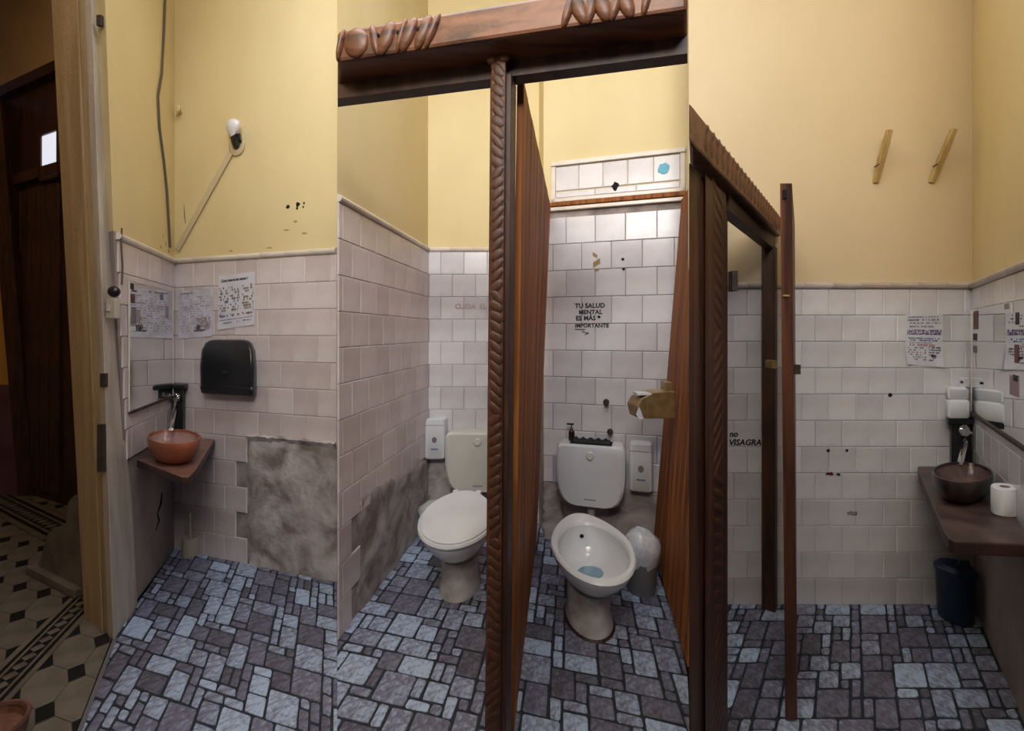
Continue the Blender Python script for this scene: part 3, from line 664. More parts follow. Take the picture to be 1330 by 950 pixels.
# ------------------------------------------------------------------ toilets
def rot_T(o, ang, tilt=0.0):
    c, s = math.cos(ang), math.sin(ang)
    return lambda v: Vector((o[0] + c * v[0] - s * v[1], o[1] + s * v[0] + c * v[1], o[2] + v[2]))
def egg(w_, yf, yb, z, n=36, pb_=2.2, pf=2.0, tilt=0.0, backw=1.0):
    ring = []; yc = yf + (yb - yf) * 0.50
    for i in range(n):
        t = 2 * math.pi * i / n; c, s = math.cos(t), math.sin(t); p = pb_ if s > 0 else pf
        x = w_ / 2 * math.copysign(abs(c) ** (2 / p), c); y = yc + ((yb - yc) if s > 0 else (yc - yf)) * math.copysign(abs(s) ** (2 / p), s)
        if s > 0: x *= 1 - (1 - backw) * ((y - yc) / (yb - yc)) ** 1.5
        ring.append((x, y, z + tilt * y))
    return ring
def toilet(base, ang, lid, label, zr=0.385, tl=0.07):
    o = empty('toilet', (base[0], base[1], 0.004), label, 'toilet'); T = rot_T((base[0], base[1], 0.004), ang)
    m = MB(T)
    m.loft([egg(.225, -.155, .19, 0), egg(.22, -.15, .19, .03), egg(.20, -.135, .19, .07), egg(.20, -.135, .19, .16), egg(.20, -.135, .19, .18)])
    obj('pedestal', m, 'porcelain_stain', o, smooth=True)
    m = MB(T)
    yf, yb = -.325, .275
    rings = [egg(.215, -.155, .205, .205), egg(.29, -.24, .235, .26, backw=.8, tilt=tl * .4), egg(.36, -.305, .26, zr - .055, backw=.72, tilt=tl * .8), egg(.385, yf, yb, zr - .018, backw=.66, tilt=tl), egg(.39, yf - .004, yb + .002, zr - .008, backw=.66, tilt=tl),
             egg(.38, yf + .006, yb - .004, zr, backw=.66, tilt=tl)]
    if not lid:
        yi = yb - .11
        rings += [egg(.335, yf + .034, yi + .01, zr, tilt=tl, backw=.86), egg(.318, yf + .042, yi, zr - .012, tilt=tl, backw=.86), egg(.325, yf + .038, yi + .004, zr - .045, tilt=tl, backw=.86), egg(.28, yf + .075, yi - .01, zr - .10, tilt=tl * .5), egg(.20, yf + .16, yi - .04, zr - .130), egg(.10, yf + .25, yi - .07, zr - .15)]
    obj('bowl', m.loft(rings), 'porcelain', o, smooth=True)
    if lid:
        m = MB(T); m.loft([egg(.40, yf - .015, yb - .05, zr + .003, tilt=tl, backw=.72), egg(.412, yf - .02, yb - .045, zr + .012, tilt=tl, backw=.72), egg(.405, yf - .015, yb - .05, zr + .024, tilt=tl, backw=.72)]); obj('seat_ring', m, 'porcelain', o, smooth=True)
        m = MB(T); m.loft([egg(.385, yf - .005, yb - .045, zr + .0245, tilt=tl, backw=.74), egg(.39, yf - .008, yb - .04, zr + .032, tilt=tl, backw=.74), egg(.37, yf + .008, yb - .05, zr + .042, tilt=tl, backw=.74), egg(.20, yf + .10, yb - .15, zr + .047, tilt=tl, backw=.8)]); obj('lid', m, 'plastic_white', o, smooth=True)
        m = MB(T)
        for x in (-.07, .07): m.box((x, yb - .035, zr + .036), (.035, .035, .03))
        obj('lid_hinge', m, 'plastic_white', o, bevel=0.005)
    else:
        m = MB(T); m.loft([egg(.125, yf + .25, yf + .36, zr - .146), egg(.12, yf + .253, yf + .357, zr - .143)]); obj('water', m, 'water', o)
        m = MB(T); m.ball((-.005, yi - .006, zr - .055), (.012, .008, .010), 8, 6); obj('rim_stain', m, 'hole', o, smooth=True)
        m = MB(T); m.loft([[(x * 1.0, y, z) for x, y, z in egg(.245, -.165, .20, -.0015)], egg(.225, -.15, .195, .012)]); obj('base_ring', m, 'shelf_edge', o)  # dark ring round the pedestal foot
    return o, T
T1b = flat(597, 762).xy; T2b = flat(766, 806).xy
toilet(T1b, math.radians(-4), True, 'white toilet with closed lid beside the cement patched side wall')
toilet(T2b, math.radians(3), False, 'white toilet without a seat standing in the plank partitioned stall')
def tank(W, px0, px1, py0, py1, mname, label, is_open):
    a0, z1 = W.hit(px0, py0); a1, z0 = W.hit(px1, py1); a1 = a1; wd = a1 - a0; h = z1 - z0; D = 0.15
    T = W.T((a0 + a1) / 2, z0, 0.024)
    o = empty('cistern', T((0, D / 2, 0)), label, 'cistern')
    def ring(y, k, inset=0.0):
        w2 = wd / 2 * k - inset; ww = [(-.46, .0), (-.66, .025), (-.81, .09), (-.91, .19), (-.97, .32), (-1, .48), (-1, .84), (-.985, .95), (-.93, .99), (-.86, 1.0)]
        pts = [(x * w2, y, inset + z * (h - 2 * inset)) for x, z in ww]; return pts + [(-x, y, z) for x, y, z in pts[::-1]]
    m = MB(T); m.loft([ring(0, .96), ring(D * .75, 1.0), ring(D - .012, .985, .002), ring(D, .95, .010)]); obj('tank_body', m, mname, o, smooth=True)
    m = MB(T); m.lathe([(.026, 0), (.026, .007), (.022, .011), (.012, .012)], (0, 0, 0), 20)
    m.v = []; m.f = []; m.m = []
    n = 20
    m.loft([[(r * math.cos(2 * math.pi * i / n), D + y, h - .062 + r * math.sin(2 * math.pi * i / n)) for i in range(n)] for r, y in ((.026, -.004), (.026, .006), (.021, .010), (.010, .010))]); obj('flush_button', m, 'tank_cream', o, smooth=True)
    m = MB(T)
    for k in range(6): m.box((-.03 + k * .012, D + .0005, .052), (.008, .002, .008))
    obj('logo', m, 'ink_grey', o)
    m = MB(T); m.tube([(0, D * .5, -.09), (0, D * .5, .03)], .024, 12); obj('flush_pipe', m, 'porcelain_stain', o, smooth=True)
    m = MB(T); m.tube([(-wd * .40, .03, .07), (-wd * .46, .05, -.02), (-wd * .42, .04, -.10), (-wd * .30, .02, -.16)], .006, 8); obj('water_hose', m, 'chrome', o, smooth=True)
    if is_open:
        m = MB(T); m.loft([[( -.13, .02, h - .004), (.13, .02, h - .004), (.13, D - .03, h - .004), (-.13, D - .03, h - .004)], [(-.13, .02, h + .004), (.13, .02, h + .004), (.13, D - .03, h + .004), (-.13, D - .03, h + .004)]]); obj('top_opening', m, 'hole', o)
    return o, T, wd, h, D
tank(W2, 585, 668, 556, 630, 'tank_cream', 'cream wall cistern behind the toilet with closed lid', False)
_, TT, twd, thh, TD = tank(W4, 728, 814, 568, 652, 'porcelain', 'white wall cistern with open top behind the seatless toilet', True)
# things on the open cistern
pbm = empty('pump_bottle', TT((-twd * .30, TD * .35, thh + .004)), 'small dark pump bottle standing on the open cistern', 'bottle')
m = MB(TT); m.lathe([(.018, 0), (.02, .01), (.02, .055), (.010, .066), (.008, .075)], (-twd * .30, TD * .35, thh + .005), 14); obj('bottle_body', m, 'dark_glaze', pbm, smooth=True)
m = MB(TT); m.tube([(-twd * .30, TD * .35, thh + .078), (-twd * .30, TD * .35, thh + .105)], .004, 8); m.box((-twd * .30 - .008, TD * .35, thh + .108), (.045, .014, .009)); obj('pump', m, 'ink_black', pbm)
m = MB(TT); vs = []; n_ = 16
cl = [[(-.115 + .23 * i / n_, TD * .35 + .045 * math.cos(t), thh + .006 + max(0, .016 * (1 + .6 * math.sin(i * 1.9))) * math.sin(t)) for t in [math.pi * k / 6 for k in range(7)]] for i in range(n_ + 1)]
for r in cl: vs += r
m.add(vs, [(7 * i + k, 7 * i + 7 + k, 7 * i + 8 + k, 7 * i + 1 + k) for i in range(n_) for k in range(6)] + [tuple(range(7)), tuple(range(7 * n_ + 6, 7 * n_ - 1, -1))])
tag(obj('rag', m, 'ink_black', smooth=True), 'crumpled black rag lying on the open cistern', 'rag')
for px, py, vl in ((788, 521, 'rusty capped water outlet on bare tiles well above the open cistern'), (793, 559, 'rusty capped water outlet just behind the black rag')):
    a, z = W4.hit(px, py); m = MB(W4.T(a, z, 0.006))
    ring = lambda r, y: [(r * math.cos(2 * math.pi * i / 10), y, r * math.sin(2 * math.pi * i / 10)) for i in range(10)]
    m.loft([ring(.012, 0), ring(.012, .03), ring(.020, .034), ring(.020, .05), ring(.012, .056)]); tag(obj('water_valve', m, 'bare_iron', smooth=True), vl, 'valve', 'rusty water outlets above the open cistern')

def rbox(mb, wd, D, h, r=.02, top=1.0, n=4):
    """rounded box standing on z=0 against the wall"""
    def ring(z, k, ins=0):
        w2 = wd / 2 * k - ins; d = D - ins; pts = [(-w2, 0, z)]
        for i in range(n + 1):
            t = math.pi / 2 * i / n; pts.append((-w2 + r - r * math.cos(t), d - r + r * math.sin(t), z))
        for i in range(n + 1):
            t = math.pi / 2 * (1 - i / n); pts.append((w2 - r + r * math.cos(t), d - r + r * math.sin(t), z))
        pts.append((w2, 0, z)); return pts
    return mb.loft([ring(0, 1, .006), ring(.008, 1), ring(h * .86, top), ring(h - .008, top, .004), ring(h, top, .016)])
def dispenser(W, px0, px1, py0, py1, label):
    a0, z1 = W.hit(px0, py0); a1, z0 = W.hit(px1, py1); wd = a1 - a0; h = z1 - z0; T = W.T((a0 + a1) / 2, z0, 0.008)
    o = empty('paper_dispenser', T((0, .04, 0)), label, 'dispenser')
    obj('casing', rbox(MB(T), wd * .93, .09, h), 'plastic_white', o, smooth=True)
    ring = lambda sx, sz, y: [(sx * math.cos(2 * math.pi * i / 14), y, h * .48 + sz * math.sin(2 * math.pi * i / 14)) for i in range(14)]
    m = MB(T); m.loft([ring(.017, .022, .088), ring(.017, .022, .093), ring(.012, .016, .094)]); obj('window', m, 'ink_grey', o)
    m = MB(T)
    for k in range(4): m.box((-.02 + k * .013, .0905, h * .25), (.010, .003, .010))
    obj('logo', m, 'ink_blue', o)
    m = MB(T); m.box((0, .0905, h * .84), (wd * .9, .002, .003)); obj('seam', m, 'ink_grey', o)
dispenser(W2, 556, 583, 541, 592, 'white sheet dispenser on the wall beside the cream cistern')
dispenser(W4, 817, 848, 571, 634, 'white sheet dispenser on the wall beside the open cistern')

# pleated wooden roll holder on the plank partition
hc = at(846, 523, 2.30)
rh = empty('toilet_roll_holder', (hc.x, hc.y, hc.z - .08), 'shiny brown metal toilet roll holder fixed to the plank partition', 'roll holder')
m = MB()
prof = [(-.10, -.075), (-.115, -.01), (-.09, .03), (-.03, .06), (.07, .068), (.085, .068), (.085, -.075)]
vs = [];
for dy in (-.06, .06): vs += [(hc.x + x + (.02 if dy < 0 else 0), hc.y + dy, hc.z + z) for x, z in prof]
k = len(prof); m.add(vs, [tuple(range(k)), tuple(range(2 * k - 1, k - 1, -1))] + [(i, (i + 1) % k, k + (i + 1) % k, k + i) for i in range(k)]); obj('cover', m, 'brass', rh, bevel=0.004)
m = MB(); m.add([(hc.x - .10, hc.y - .062, hc.z - .05), (hc.x - .085, hc.y - .066, hc.z - .075), (hc.x - .06, hc.y - .066, hc.z - .074), (hc.x - .085, hc.y - .066, hc.z - .01)], [(0, 1, 2, 3)]); m.box((hc.x - .055, hc.y - .02, hc.z + .052), (.075, .08, .01)); obj('paper_sheet', m, 'tissue', rh)
m = MB(); m.box((hc.x + .078, hc.y, hc.z + .085), (.03, .10, .06)); obj('back_plate', m, 'brass', rh, bevel=0.006)

# bins and bags beside the toilets
def bag_ball(mb, c, r, amp, seed, n=18, m_=12, flat0=0.0):
    rnd = random.Random(seed); rings = []
    for j in range(m_ + 1):
        q = math.pi * j / m_
        rings.append([(c[0] + r[0] * max(.02, math.sin(q)) * math.cos(2 * math.pi * i / n) * (1 + rnd.uniform(-amp, amp)), c[1] + r[1] * max(.02, math.sin(q)) * math.sin(2 * math.pi * i / n) * (1 + rnd.uniform(-amp, amp)), c[2] - r[2] * math.cos(q) * (1 + rnd.uniform(-amp, amp) * .3)) for i in range(n)])
    return mb.loft(rings)
bp2 = V2(0.70, 2.34)
bn2 = empty('waste_bin', (bp2.x, bp2.y, .004), 'small grey bin lined with a white plastic bag beside the seatless toilet', 'bin')
m = MB(); m.lathe([(.075, 0), (.09, .20), (.085, .20), (.07, .01)], (bp2.x, bp2.y, .005), 20, cap1=False); obj('bin_body', m, 'bin_grey', bn2, smooth=True)
obj('bin_bag', bag_ball(MB(), (bp2.x, bp2.y, .215), (.105, .095, .125), .10, 4), 'bag', bn2, smooth=True)
bp1 = V2(-0.50, 2.86)
bn1 = empty('waste_bin', (bp1.x, bp1.y, .004), 'bin with pale greenish bag tucked behind the toilet with closed lid', 'bin')
m = MB(); m.lathe([(.075, 0), (.095, .22), (.09, .22), (.07, .01)], (bp1.x, bp1.y, .005), 20, cap1=False); obj('bin_body', m, 'bin_grey', bn1, smooth=True)
obj('bin_bag', bag_ball(MB(), (bp1.x, bp1.y, .215), (.115, .105, .07), .10, 9), 'bag_clear', bn1, smooth=True)

# ------------------------------------------------------------------ basins
def slab_shelf(name, pts, z, th, label, mat_top='shelf_red'):
    m = MB(); m.prism(pts, z - th, z); c = sum(pts, V2(0, 0)) / len(pts)
    m.m = [1 if i != 1 else 0 for i in range(len(m.f))]
    o = obj(name, m, [mat_top, 'shelf_edge'], bevel=0.006); return tag(o, label, 'shelf')
zs1 = 0.74
g = lambda px, py, z: flat(px, py, z).xy
w1a = onray(175, C1, dl) + W1.n * .009; w1b = C1 + (E1 - C1).normalized() * .02
s1 = [w1a, g(236, 620, zs1), g(246, 619, zs1), g(254, 611, zs1), W1b.w(*W1b.hit(281, 572), .009).xy, C1 + W1b.n * .02 + W1.n * .02]
slab_shelf('basin_shelf', s1, zs1, .04, 'reddish corner shelf under the terracotta basin')
bc1 = flat(226, 567, zs1 + .12).xy
def oval(A, B):
    return lambda c: (lambda v: Vector((c.x + A.x * v[0] + B.x * v[1], c.y + A.y * v[0] + B.y * v[1], v[2])))
def basin(c, z, AB, h, mo, mi, label, n=32):
    r = 1.0; T_ = oval(*AB)(c); O_ = V2(0, 0); dr_ = 0.14
    o = empty('wash_basin', (c.x, c.y, z), label, 'basin')
    m = MB(T_); m.lathe([(r * .55, 0), (r * .72, h * .10), (r * .92, h * .42), (r * .99, h * .75), (r, h * .90), (r * .985, h), (r * .93, h * 1.0), (r * .91, h * .90)], (0, 0, z), n, cap1=False); obj('bowl', m, mo, o, smooth=True)
    m = MB(T_); m.lathe([(r * .912, h * .905), (r * .86, h * .60), (r * .66, h * .34), (r * .3, h * .25), (.09, h * .24)], (0, 0, z), n, cap0=False); obj('bowl_lining', m, mi, o, smooth=True)
    m = MB(T_); m.lathe([(.14, h * .25), (.14, h * .275), (.10, h * .28)], (0, 0, z), 16); obj('drain', m, 'chrome', o, smooth=True)
    return o
basin(bc1, zs1 + .001, (V2(.140, .0), V2(-.130, .165)), .120, 'terracotta', 'bowl_inside', 'round terracotta wash basin on the reddish corner shelf')
def plinth_tap(W, px0, px1, py0, py1, label, tap_label, zshelf, spout_to, h_cap=.03):
    a0, z1 = W.hit(px0, py0); a1, z0 = W.hit(px1, py1); z0 = zshelf + .001; wd = a1 - a0; T = W.T((a0 + a1) / 2, z0, .008); h = z1 - z0
    o = empty('tap_plinth', T((0, .04, 0)), label, 'plinth')
    m = MB(T); m.box((0, .026, (h - h_cap) / 2), (wd * .8, .052, h - h_cap)); obj('column', m, 'black_paint', o, bevel=0.004)
    m = MB(T); m.box((0, .034, h - h_cap / 2), (wd * 1.1, .068, h_cap)); obj('cap', m, 'black_paint', o, bevel=0.006)
    zt_ = h * .76
    tp = empty('tap', T((wd * .1, .055, zt_)), tap_label, 'tap')
    m = MB(T); n = 14
    m.loft([[(wd * .1 + r * math.cos(2 * math.pi * i / n), y, zt_ + r * math.sin(2 * math.pi * i / n)) for i in range(n)] for r, y in ((.028, .053), (.028, .060), (.016, .064), (.016, .090), (.020, .093), (.020, .105))]); obj('tap_body', m, 'chrome', tp, smooth=True)
    m = MB(T); m.tube([(wd * .1 - .035, 0.10, zt_ + .012), (wd * .1 + .035, 0.10, zt_ - .006)], .006, 8); m.tube([(wd * .1, 0.10, zt_ - .02), (wd * .1, 0.10, zt_ + .035)], .006, 8); obj('handle', m, 'chrome', tp, smooth=True)
    st_ = T((wd * .1, .085, zt_ - .005)); en = Vector(spout_to)
    path = []
    for k in range(11):
        t = k / 10
        p = st_.lerp(en, t); p.z = st_.z + (en.z - st_.z) * (t ** 0.75 if t < 1 else 1) ; path.append(p)
    path = [st_, st_ + Vector((0, 0, -.05)), st_.lerp(en, .30) + Vector((0, 0, -.035)), st_.lerp(en, .65) + Vector((0, 0, -.008)), st_.lerp(en, .9) + Vector((0, 0, .006)), en]
    m = MB(); m.tube(path, .0105, 10); obj('spout', m, 'chrome', tp, smooth=True)
sp1 = flat(222, 552, zs1 + .165); sp1.z = zs1 + .14
plinth_tap(W1b, 222, 245, 497, 572, 'black painted tap plinth behind the terracotta basin', 'chrome tap bending over the terracotta basin', zs1, (sp1.x, sp1.y, sp1.z))
zs2 = 0.714
s2 = [g(1193, 606, zs2), g(1194, 616, zs2), g(1226, 692, zs2), g(1232, 700, zs2), g(1242, 704, zs2), g(1330, 707, zs2)]
s2 = [V2(s2[0].x, 2.212)] + s2[1:]
e_ = onray(1345, W6.p0 + W6.n * .009, W6.u); s2 += [e_, W5.p1 + V2(-.02, -.012)]
slab_shelf('basin_shelf', s2[::-1] if False else s2, zs2, .045, 'dark brown shelf holding dark basin and toilet roll', 'shelf_dark')
bc2 = flat(1250, 613, zs2 + .105).xy
basin(bc2, zs2 + .001, (V2(.115, -.012), V2(.140, .137)), .105, 'dark_glaze', 'bowl_dark', 'dark brown glazed wash basin on the brown shelf')
sp2 = flat(1247, 606, zs2 + .09)
plinth_tap(W5, 1228, 1260, 541, 606, 'black painted tap plinth under the soap dispenser', 'chrome tap curving down over the dark basin', zs2, tuple(sp2))
# soap dispenser
a0, z1 = W5.hit(1226, 503); a1, z0 = W5.hit(1254, 541); T = W5.T((a0 + a1) / 2, z0 + .002, .009)
so = empty('soap_dispenser', T((0, .05, 0)), 'white wall soap dispenser above the black plinth beside the mirror', 'dispenser')
obj('casing', rbox(MB(T), (a1 - a0), .075, (z1 - z0) * .62, .012), 'plastic_white', so, smooth=True)
m = MB(T); rbox(m, (a1 - a0) * .96, .065, (z1 - z0) * .40, .012); m.v = [(x, y, z + (z1 - z0) * .61) for x, y, z in m.v]; obj('reservoir', m, 'soap_clear', so, smooth=True)
m = MB(T); m.box(((a1 - a0) * .35, .012, (z1 - z0) * 1.16), (.05, .02, .05)); obj('bracket', m, 'plastic_white', so, bevel=0.004)
m = MB(T); m.box(((a1 - a0) * .2, .024, (z1 - z0) * 1.18), (.014, .006, .010)); obj('screw', m, 'ink_black', so)
# toilet roll
tr = flat(1305, 667, zs2).xy
TR = oval(V2(1.0, 0), V2(.45, .80))(tr)
m_ = empty('toilet_roll', (tr.x, tr.y, zs2), 'white toilet roll standing on the brown shelf beside the dark basin', 'toilet roll')
m = MB(TR); m.lathe([(.020, .0), (.048, .0), (.050, .004), (.050, .096), (.047, .10), (.020, .10), (.019, .05), (.020, .0)], (0, 0, zs2 + .002), 28, cap0=False, cap1=False); obj('paper_roll', m, 'tissue', m_, smooth=True)
m = MB(TR); m.lathe([(.0188, .001), (.0188, .0995), (.0172, .0995), (.0172, .001)], (0, 0, zs2 + .002), 20, cap0=False, cap1=False); obj('core', m, 'ink_mauve', m_, smooth=True)
# blue bin under the shelf
bb = flat(1241, 806).xy
b2 = empty('waste_bin', (bb.x, bb.y, .004), 'dark blue plastic bin standing under the dark basin shelf', 'bin')
m = MB(); m.lathe([(.058, 0), (.064, .01), (.071, .22), (.074, .235), (.068, .235), (.060, .02)], (bb.x, bb.y, .005), 24, cap1=False); obj('bin_body', m, 'bin_blue', b2, smooth=True)
m = MB(); m.lathe([(.078, .232), (.078, .248), (.060, .268), (.02, .275)], (bb.x, bb.y, .005), 24); obj('lid', m, 'bin_blue', b2, smooth=True)
m = MB(); m.tube([(bb.x - .03, bb.y - .03, .275), (bb.x - .02, bb.y - .04, .305), (bb.x + .02, bb.y - .04, .305), (bb.x + .03, bb.y - .03, .275)], .006, 8); obj('handle', m, 'bin_blue', b2, smooth=True)

# ------------------------------------------------------------------ mirrors with stickers
def mirror(W, a0, a1, z0, z1, label, stickers, edge):
    o = empty('wall_mirror', W.w((a0 + a1) / 2, z0), label, 'mirror')
    T = W.T(0, 0, .0085)
    m = MB(T); m.box(((a0 + a1) / 2, .003, (z0 + z1) / 2), (a1 - a0, .005, z1 - z0)); obj('glass', m, 'mirror', o)
    m = MB(T); m.box(((a0 + a1) / 2, .005, z0 - .006), (a1 - a0, .014, .013)); obj('bottom_ledge', m, edge, o)
    m = MB(T); m.box((a0 - .003, .004, (z0 + z1) / 2), (.003, .007, z1 - z0)); m.box((a1 + .003, .004, (z0 + z1) / 2), (.003, .007, z1 - z0)); m.box(((a0 + a1) / 2, .004, z1 + .003), (a1 - a0, .007, .003)); obj('edge_trim', m, 'moulding', o)
    for px, py, w_, h_, mm in stickers:
        a, z = W.hit(px, py); aw = abs(W.hit(px + w_ / 2, py)[0] - W.hit(px - w_ / 2, py)[0]); zh_ = abs(W.hit(px, py - h_ / 2)[1] - W.hit(px, py + h_ / 2)[1])
        m = MB(T); m.box((a, .0062, z), (aw, .0012, zh_)); obj('sticker', m, mm, o)
mirror(W1, W1.hit(164, 450)[0], W1.hit(221, 450)[0], 1.005, 1.655, 'frameless wall mirror with small stickers beside the terracotta basin',
       [(167, 372, 4, 8, 'ink_black'), (170, 378, 6, 2, 'ink_black'), (168, 388, 5, 12, 'dark_red'), (169, 410, 6, 22, 'ink_grey'), (175, 411, 5, 18, 'ink_mauve'), (206, 386, 4, 8, 'ink_grey'), (213, 406, 4, 16, 'ink_mauve'), (168, 427, 7, 6, 'paper')], 'bare_iron')
mirror(W6, W6.hit(1267, 450)[0], 0.98, 1.0, 1.515, 'long wall mirror with stickers above the brown basin shelf',
       [(1273, 416, 6, 24, 'dark_red'), (1272, 438, 5, 9, 'ink_black'), (1272, 454, 5, 9, 'ink_grey'), (1315, 398, 6, 7, 'ink_mauve'), (1329, 414, 4, 16, 'ink_black'), (1328, 460, 5, 24, 'dark_red'), (1325, 502, 12, 26, 'ink_mauve'), (1327, 492, 7, 8, 'ink_black')], 'bare_iron')

# ------------------------------------------------------------------ posters and writing
def sheet(W, quad, label, mname, nm='poster', off=.0095, curl=0.004):
    hs = [W.hit(*q) for q in quad]          # tl, tr, br, bl
    n = 6; vs = []
    for j in range(n + 1):
        for i in range(n + 1):
            u, v = i / n, j / n
            a = (hs[0][0] * (1 - u) + hs[1][0] * u) * (1 - v) + (hs[3][0] * (1 - u) + hs[2][0] * u) * v
            z = (hs[0][1] * (1 - u) + hs[1][1] * u) * (1 - v) + (hs[3][1] * (1 - u) + hs[2][1] * u) * v
            vs.append(W.w(a, z, off + curl * max(0, v - .7) * 3 * (u - .5) ** 2 * 4))
    fs = [(j * (n + 1) + i, j * (n + 1) + i + 1, (j + 1) * (n + 1) + i + 1, (j + 1) * (n + 1) + i) for j in range(n) for i in range(n)]
    b = len(vs); vs2 = [p - Vector((W.n.x, W.n.y, 0)) * .0008 for p in vs]
    m = MB(); m.add(vs, fs); m.add(vs2, [f[::-1] for f in fs])
    o = obj(nm, m, mname); tag(o, label, 'poster')
    def fr(u, v, o_=.0008):
        a = (hs[0][0] * (1 - u) + hs[1][0] * u) * (1 - v) + (hs[3][0] * (1 - u) + hs[2][0] * u) * v
        z = (hs[0][1] * (1 - u) + hs[1][1] * u) * (1 - v) + (hs[3][1] * (1 - u) + hs[2][1] * u) * v
        return W.w(a, z, off + o_ + .0012)
    return o, fr
def marks(o, fr, rows, seed):
    """rows: (v, height, u0, u1, material, coverage) printed as short strokes too small to read"""
    rnd = random.Random(seed); by = {}
    for v, h, u0, u1, mm, cov in rows:
        m = by.setdefault(mm, MB()); u = u0
        while u < u1:
            w_ = rnd.uniform(.012, .04)
            if rnd.random() < cov:
                hh = h * rnd.uniform(.6, 1); e = min(u + w_, u1)
                m.add([fr(u, v - hh / 2), fr(e, v - hh / 2 + rnd.uniform(-.004, .004)), fr(e, v + hh / 2), fr(u, v + hh / 2)], [(0, 1, 2, 3)])
            u += w_ + rnd.uniform(.004, .014)
    for mm, m in by.items():
        if m.v: obj('print', m, mm, o)['kind'] = 'stuff'
o, fr_ = sheet(W1b, ((286, 359), (333, 353), (332, 422), (285, 429)), 'hand washing instruction poster with brown drawings above the black dispenser', 'paper')
L_ = (fr_(1, 0) - fr_(0, 0)).length
text_mesh('heading', 'Como lavarte las manos ?', lambda x, y: fr_(.07 + x / 1.0, .14 - y), .072, 'ink_black', o)
rows = []
for j, v in enumerate((.24, .29, .34, .40, .45, .50, .56, .61, .66, .71, .76)):
    for (u0, u1) in ((.06, .30), (.38, .62), (.70, .97)):
        rows.append((v, .048, u0, u1, random.choice(['ink_brown', 'ink_mauve', 'ink_brown', 'ink_grey']), .6 if j % 3 else .35))
for v in (.24, .40, .56, .74):
    for u0 in (.03, .345, .67): rows.append((v, .03, u0, u0 + .025, 'ink_black', 1))
rows += [(.835, .014, .04, .96, 'ink_purple', 1), (.89, .03, .15, .40, 'ink_grey', .9), (.89, .03, .48, .62, 'ink_mauve', .8), (.885, .03, .70, .78, 'ink_black', 1), (.89, .02, .80, .95, 'ink_grey', .9)]
marks(o, fr_, rows, 2)
o, fr_ = sheet(W1b, ((233, 379), (279, 375), (278, 437), (234, 440)), 'faded wrinkled poster with a dark figure beside the mirror corner', 'paper_worn')
rows = [(.06, .03, .1, .5, 'ink_grey', .8)] + [(.15 + .05 * k, .022, .05 + .03 * (k % 3), .9 - .05 * (k % 4), 'ink_mauve', .45) for k in range(15)]
rows += [(.75 + .02 * k, .02, .53 + (0 if k < 5 else -.05), .66 + (0 if k < 5 else .12), 'ink_black', 1) for k in range(7)]
rows += [(.60 + .03 * k, .03, .55, .95, 'ink_mauve', .7) for k in range(9)]
marks(o, fr_, rows, 5)
o, fr_ = sheet(W5, ((1174, 409), (1222, 408), (1222, 477), (1174, 473)), 'poster with purple lettering curling off the white tiles beside the soap dispenser', 'paper', curl=.012)
rows = [(.05, .025, .05, .95, 'ink_grey', .8), (.11, .04, .05, .90, 'ink_grey', .75), (.17, .04, .06, .95, 'ink_mauve', .7), (.24, .03, .1, .8, 'ink_grey', .6)]
rows += [(.31 + .02 * k, .02, .04, .96, 'ink_purple', .75) for k in range(5)]
rows += [(.47, .03, .08, .9, 'ink_blue', .8), (.51, .03, .08, .85, 'ink_blue', .8), (.555, .012, .1, .7, 'ink_black', 1), (.60, .05, .1, .8, 'ink_pink', .8)]
rows += [(.66 + .045 * k, .03, .05, .55, 'ink_grey', .55) for k in range(6)] + [(.64 + .05 * k, .04, .62, .95, 'ink_grey', .6) for k in range(6)] + [(.80, .06, .68, .82, 'ink_black', 1), (.92, .06, .72, .86, 'ink_black', 1)]
marks(o, fr_, rows, 7)
def wtext(W, px, py, s, size, m, slant=0.0, off=.0095):
    a, z = W.hit(px, py); T = W.T(a, z, off)
    return text_mesh('handwriting', s, lambda x, y: T((x, 0, y)), size, m, W.o, slant)
for px, py, s, sz in ((747, 402, 'TU SALUD', .042), (752, 410, 'MENTAL', .040), (748, 418, 'ES MÁS', .042), (747, 427, 'IMPORTANTE', .036)): wtext(W4, px, py, s, sz, 'ink_black')
a, z = W4.hit(777, 412); blob(W4, 778, 412, .010, 'ink_black', 'ink_heart', W4.o)
m = MB(); m.tube([W4.w(*W4.hit(*q), .0095) for q in ((747, 428), (760, 428), (756, 431), (765, 433), (760, 435))], .0025, 6); obj('ink_line', m, 'ink_black', W4.o)
wtext(W2, 591, 403, 'CUIDA  EL  A', .050, 'ink_red_faint')
wtext(W5, 946, 569, 'no', .042, 'ink_black', .2); wtext(W5, 945, 580, 'VISAGRA!', .042, 'ink_black', .2)
wtext(W5, 1098, 670, 'vica', .035, 'ink_grey', .2)
for px, py, r_ in ((1074, 585, .009), (1098, 585, .008), (1154, 513, .011)): blob(W5, px, py, r_, 'hole', 'drill_hole', W5.o, j=.2)
for px, py, r_ in ((1076, 615, .018),): blob(W5, px, py, r_, 'dark_red', 'stain', W5.o, j=.4, sz=.5)
blob(W5, 1087, 616, .012, 'ink_black', 'stain', W5.o, j=.4, sz=.5)
for px, py in ((809, 337), (810, 350)): blob(W4, px, py, .009, 'hole', 'drill_hole', W4.o, j=.2)
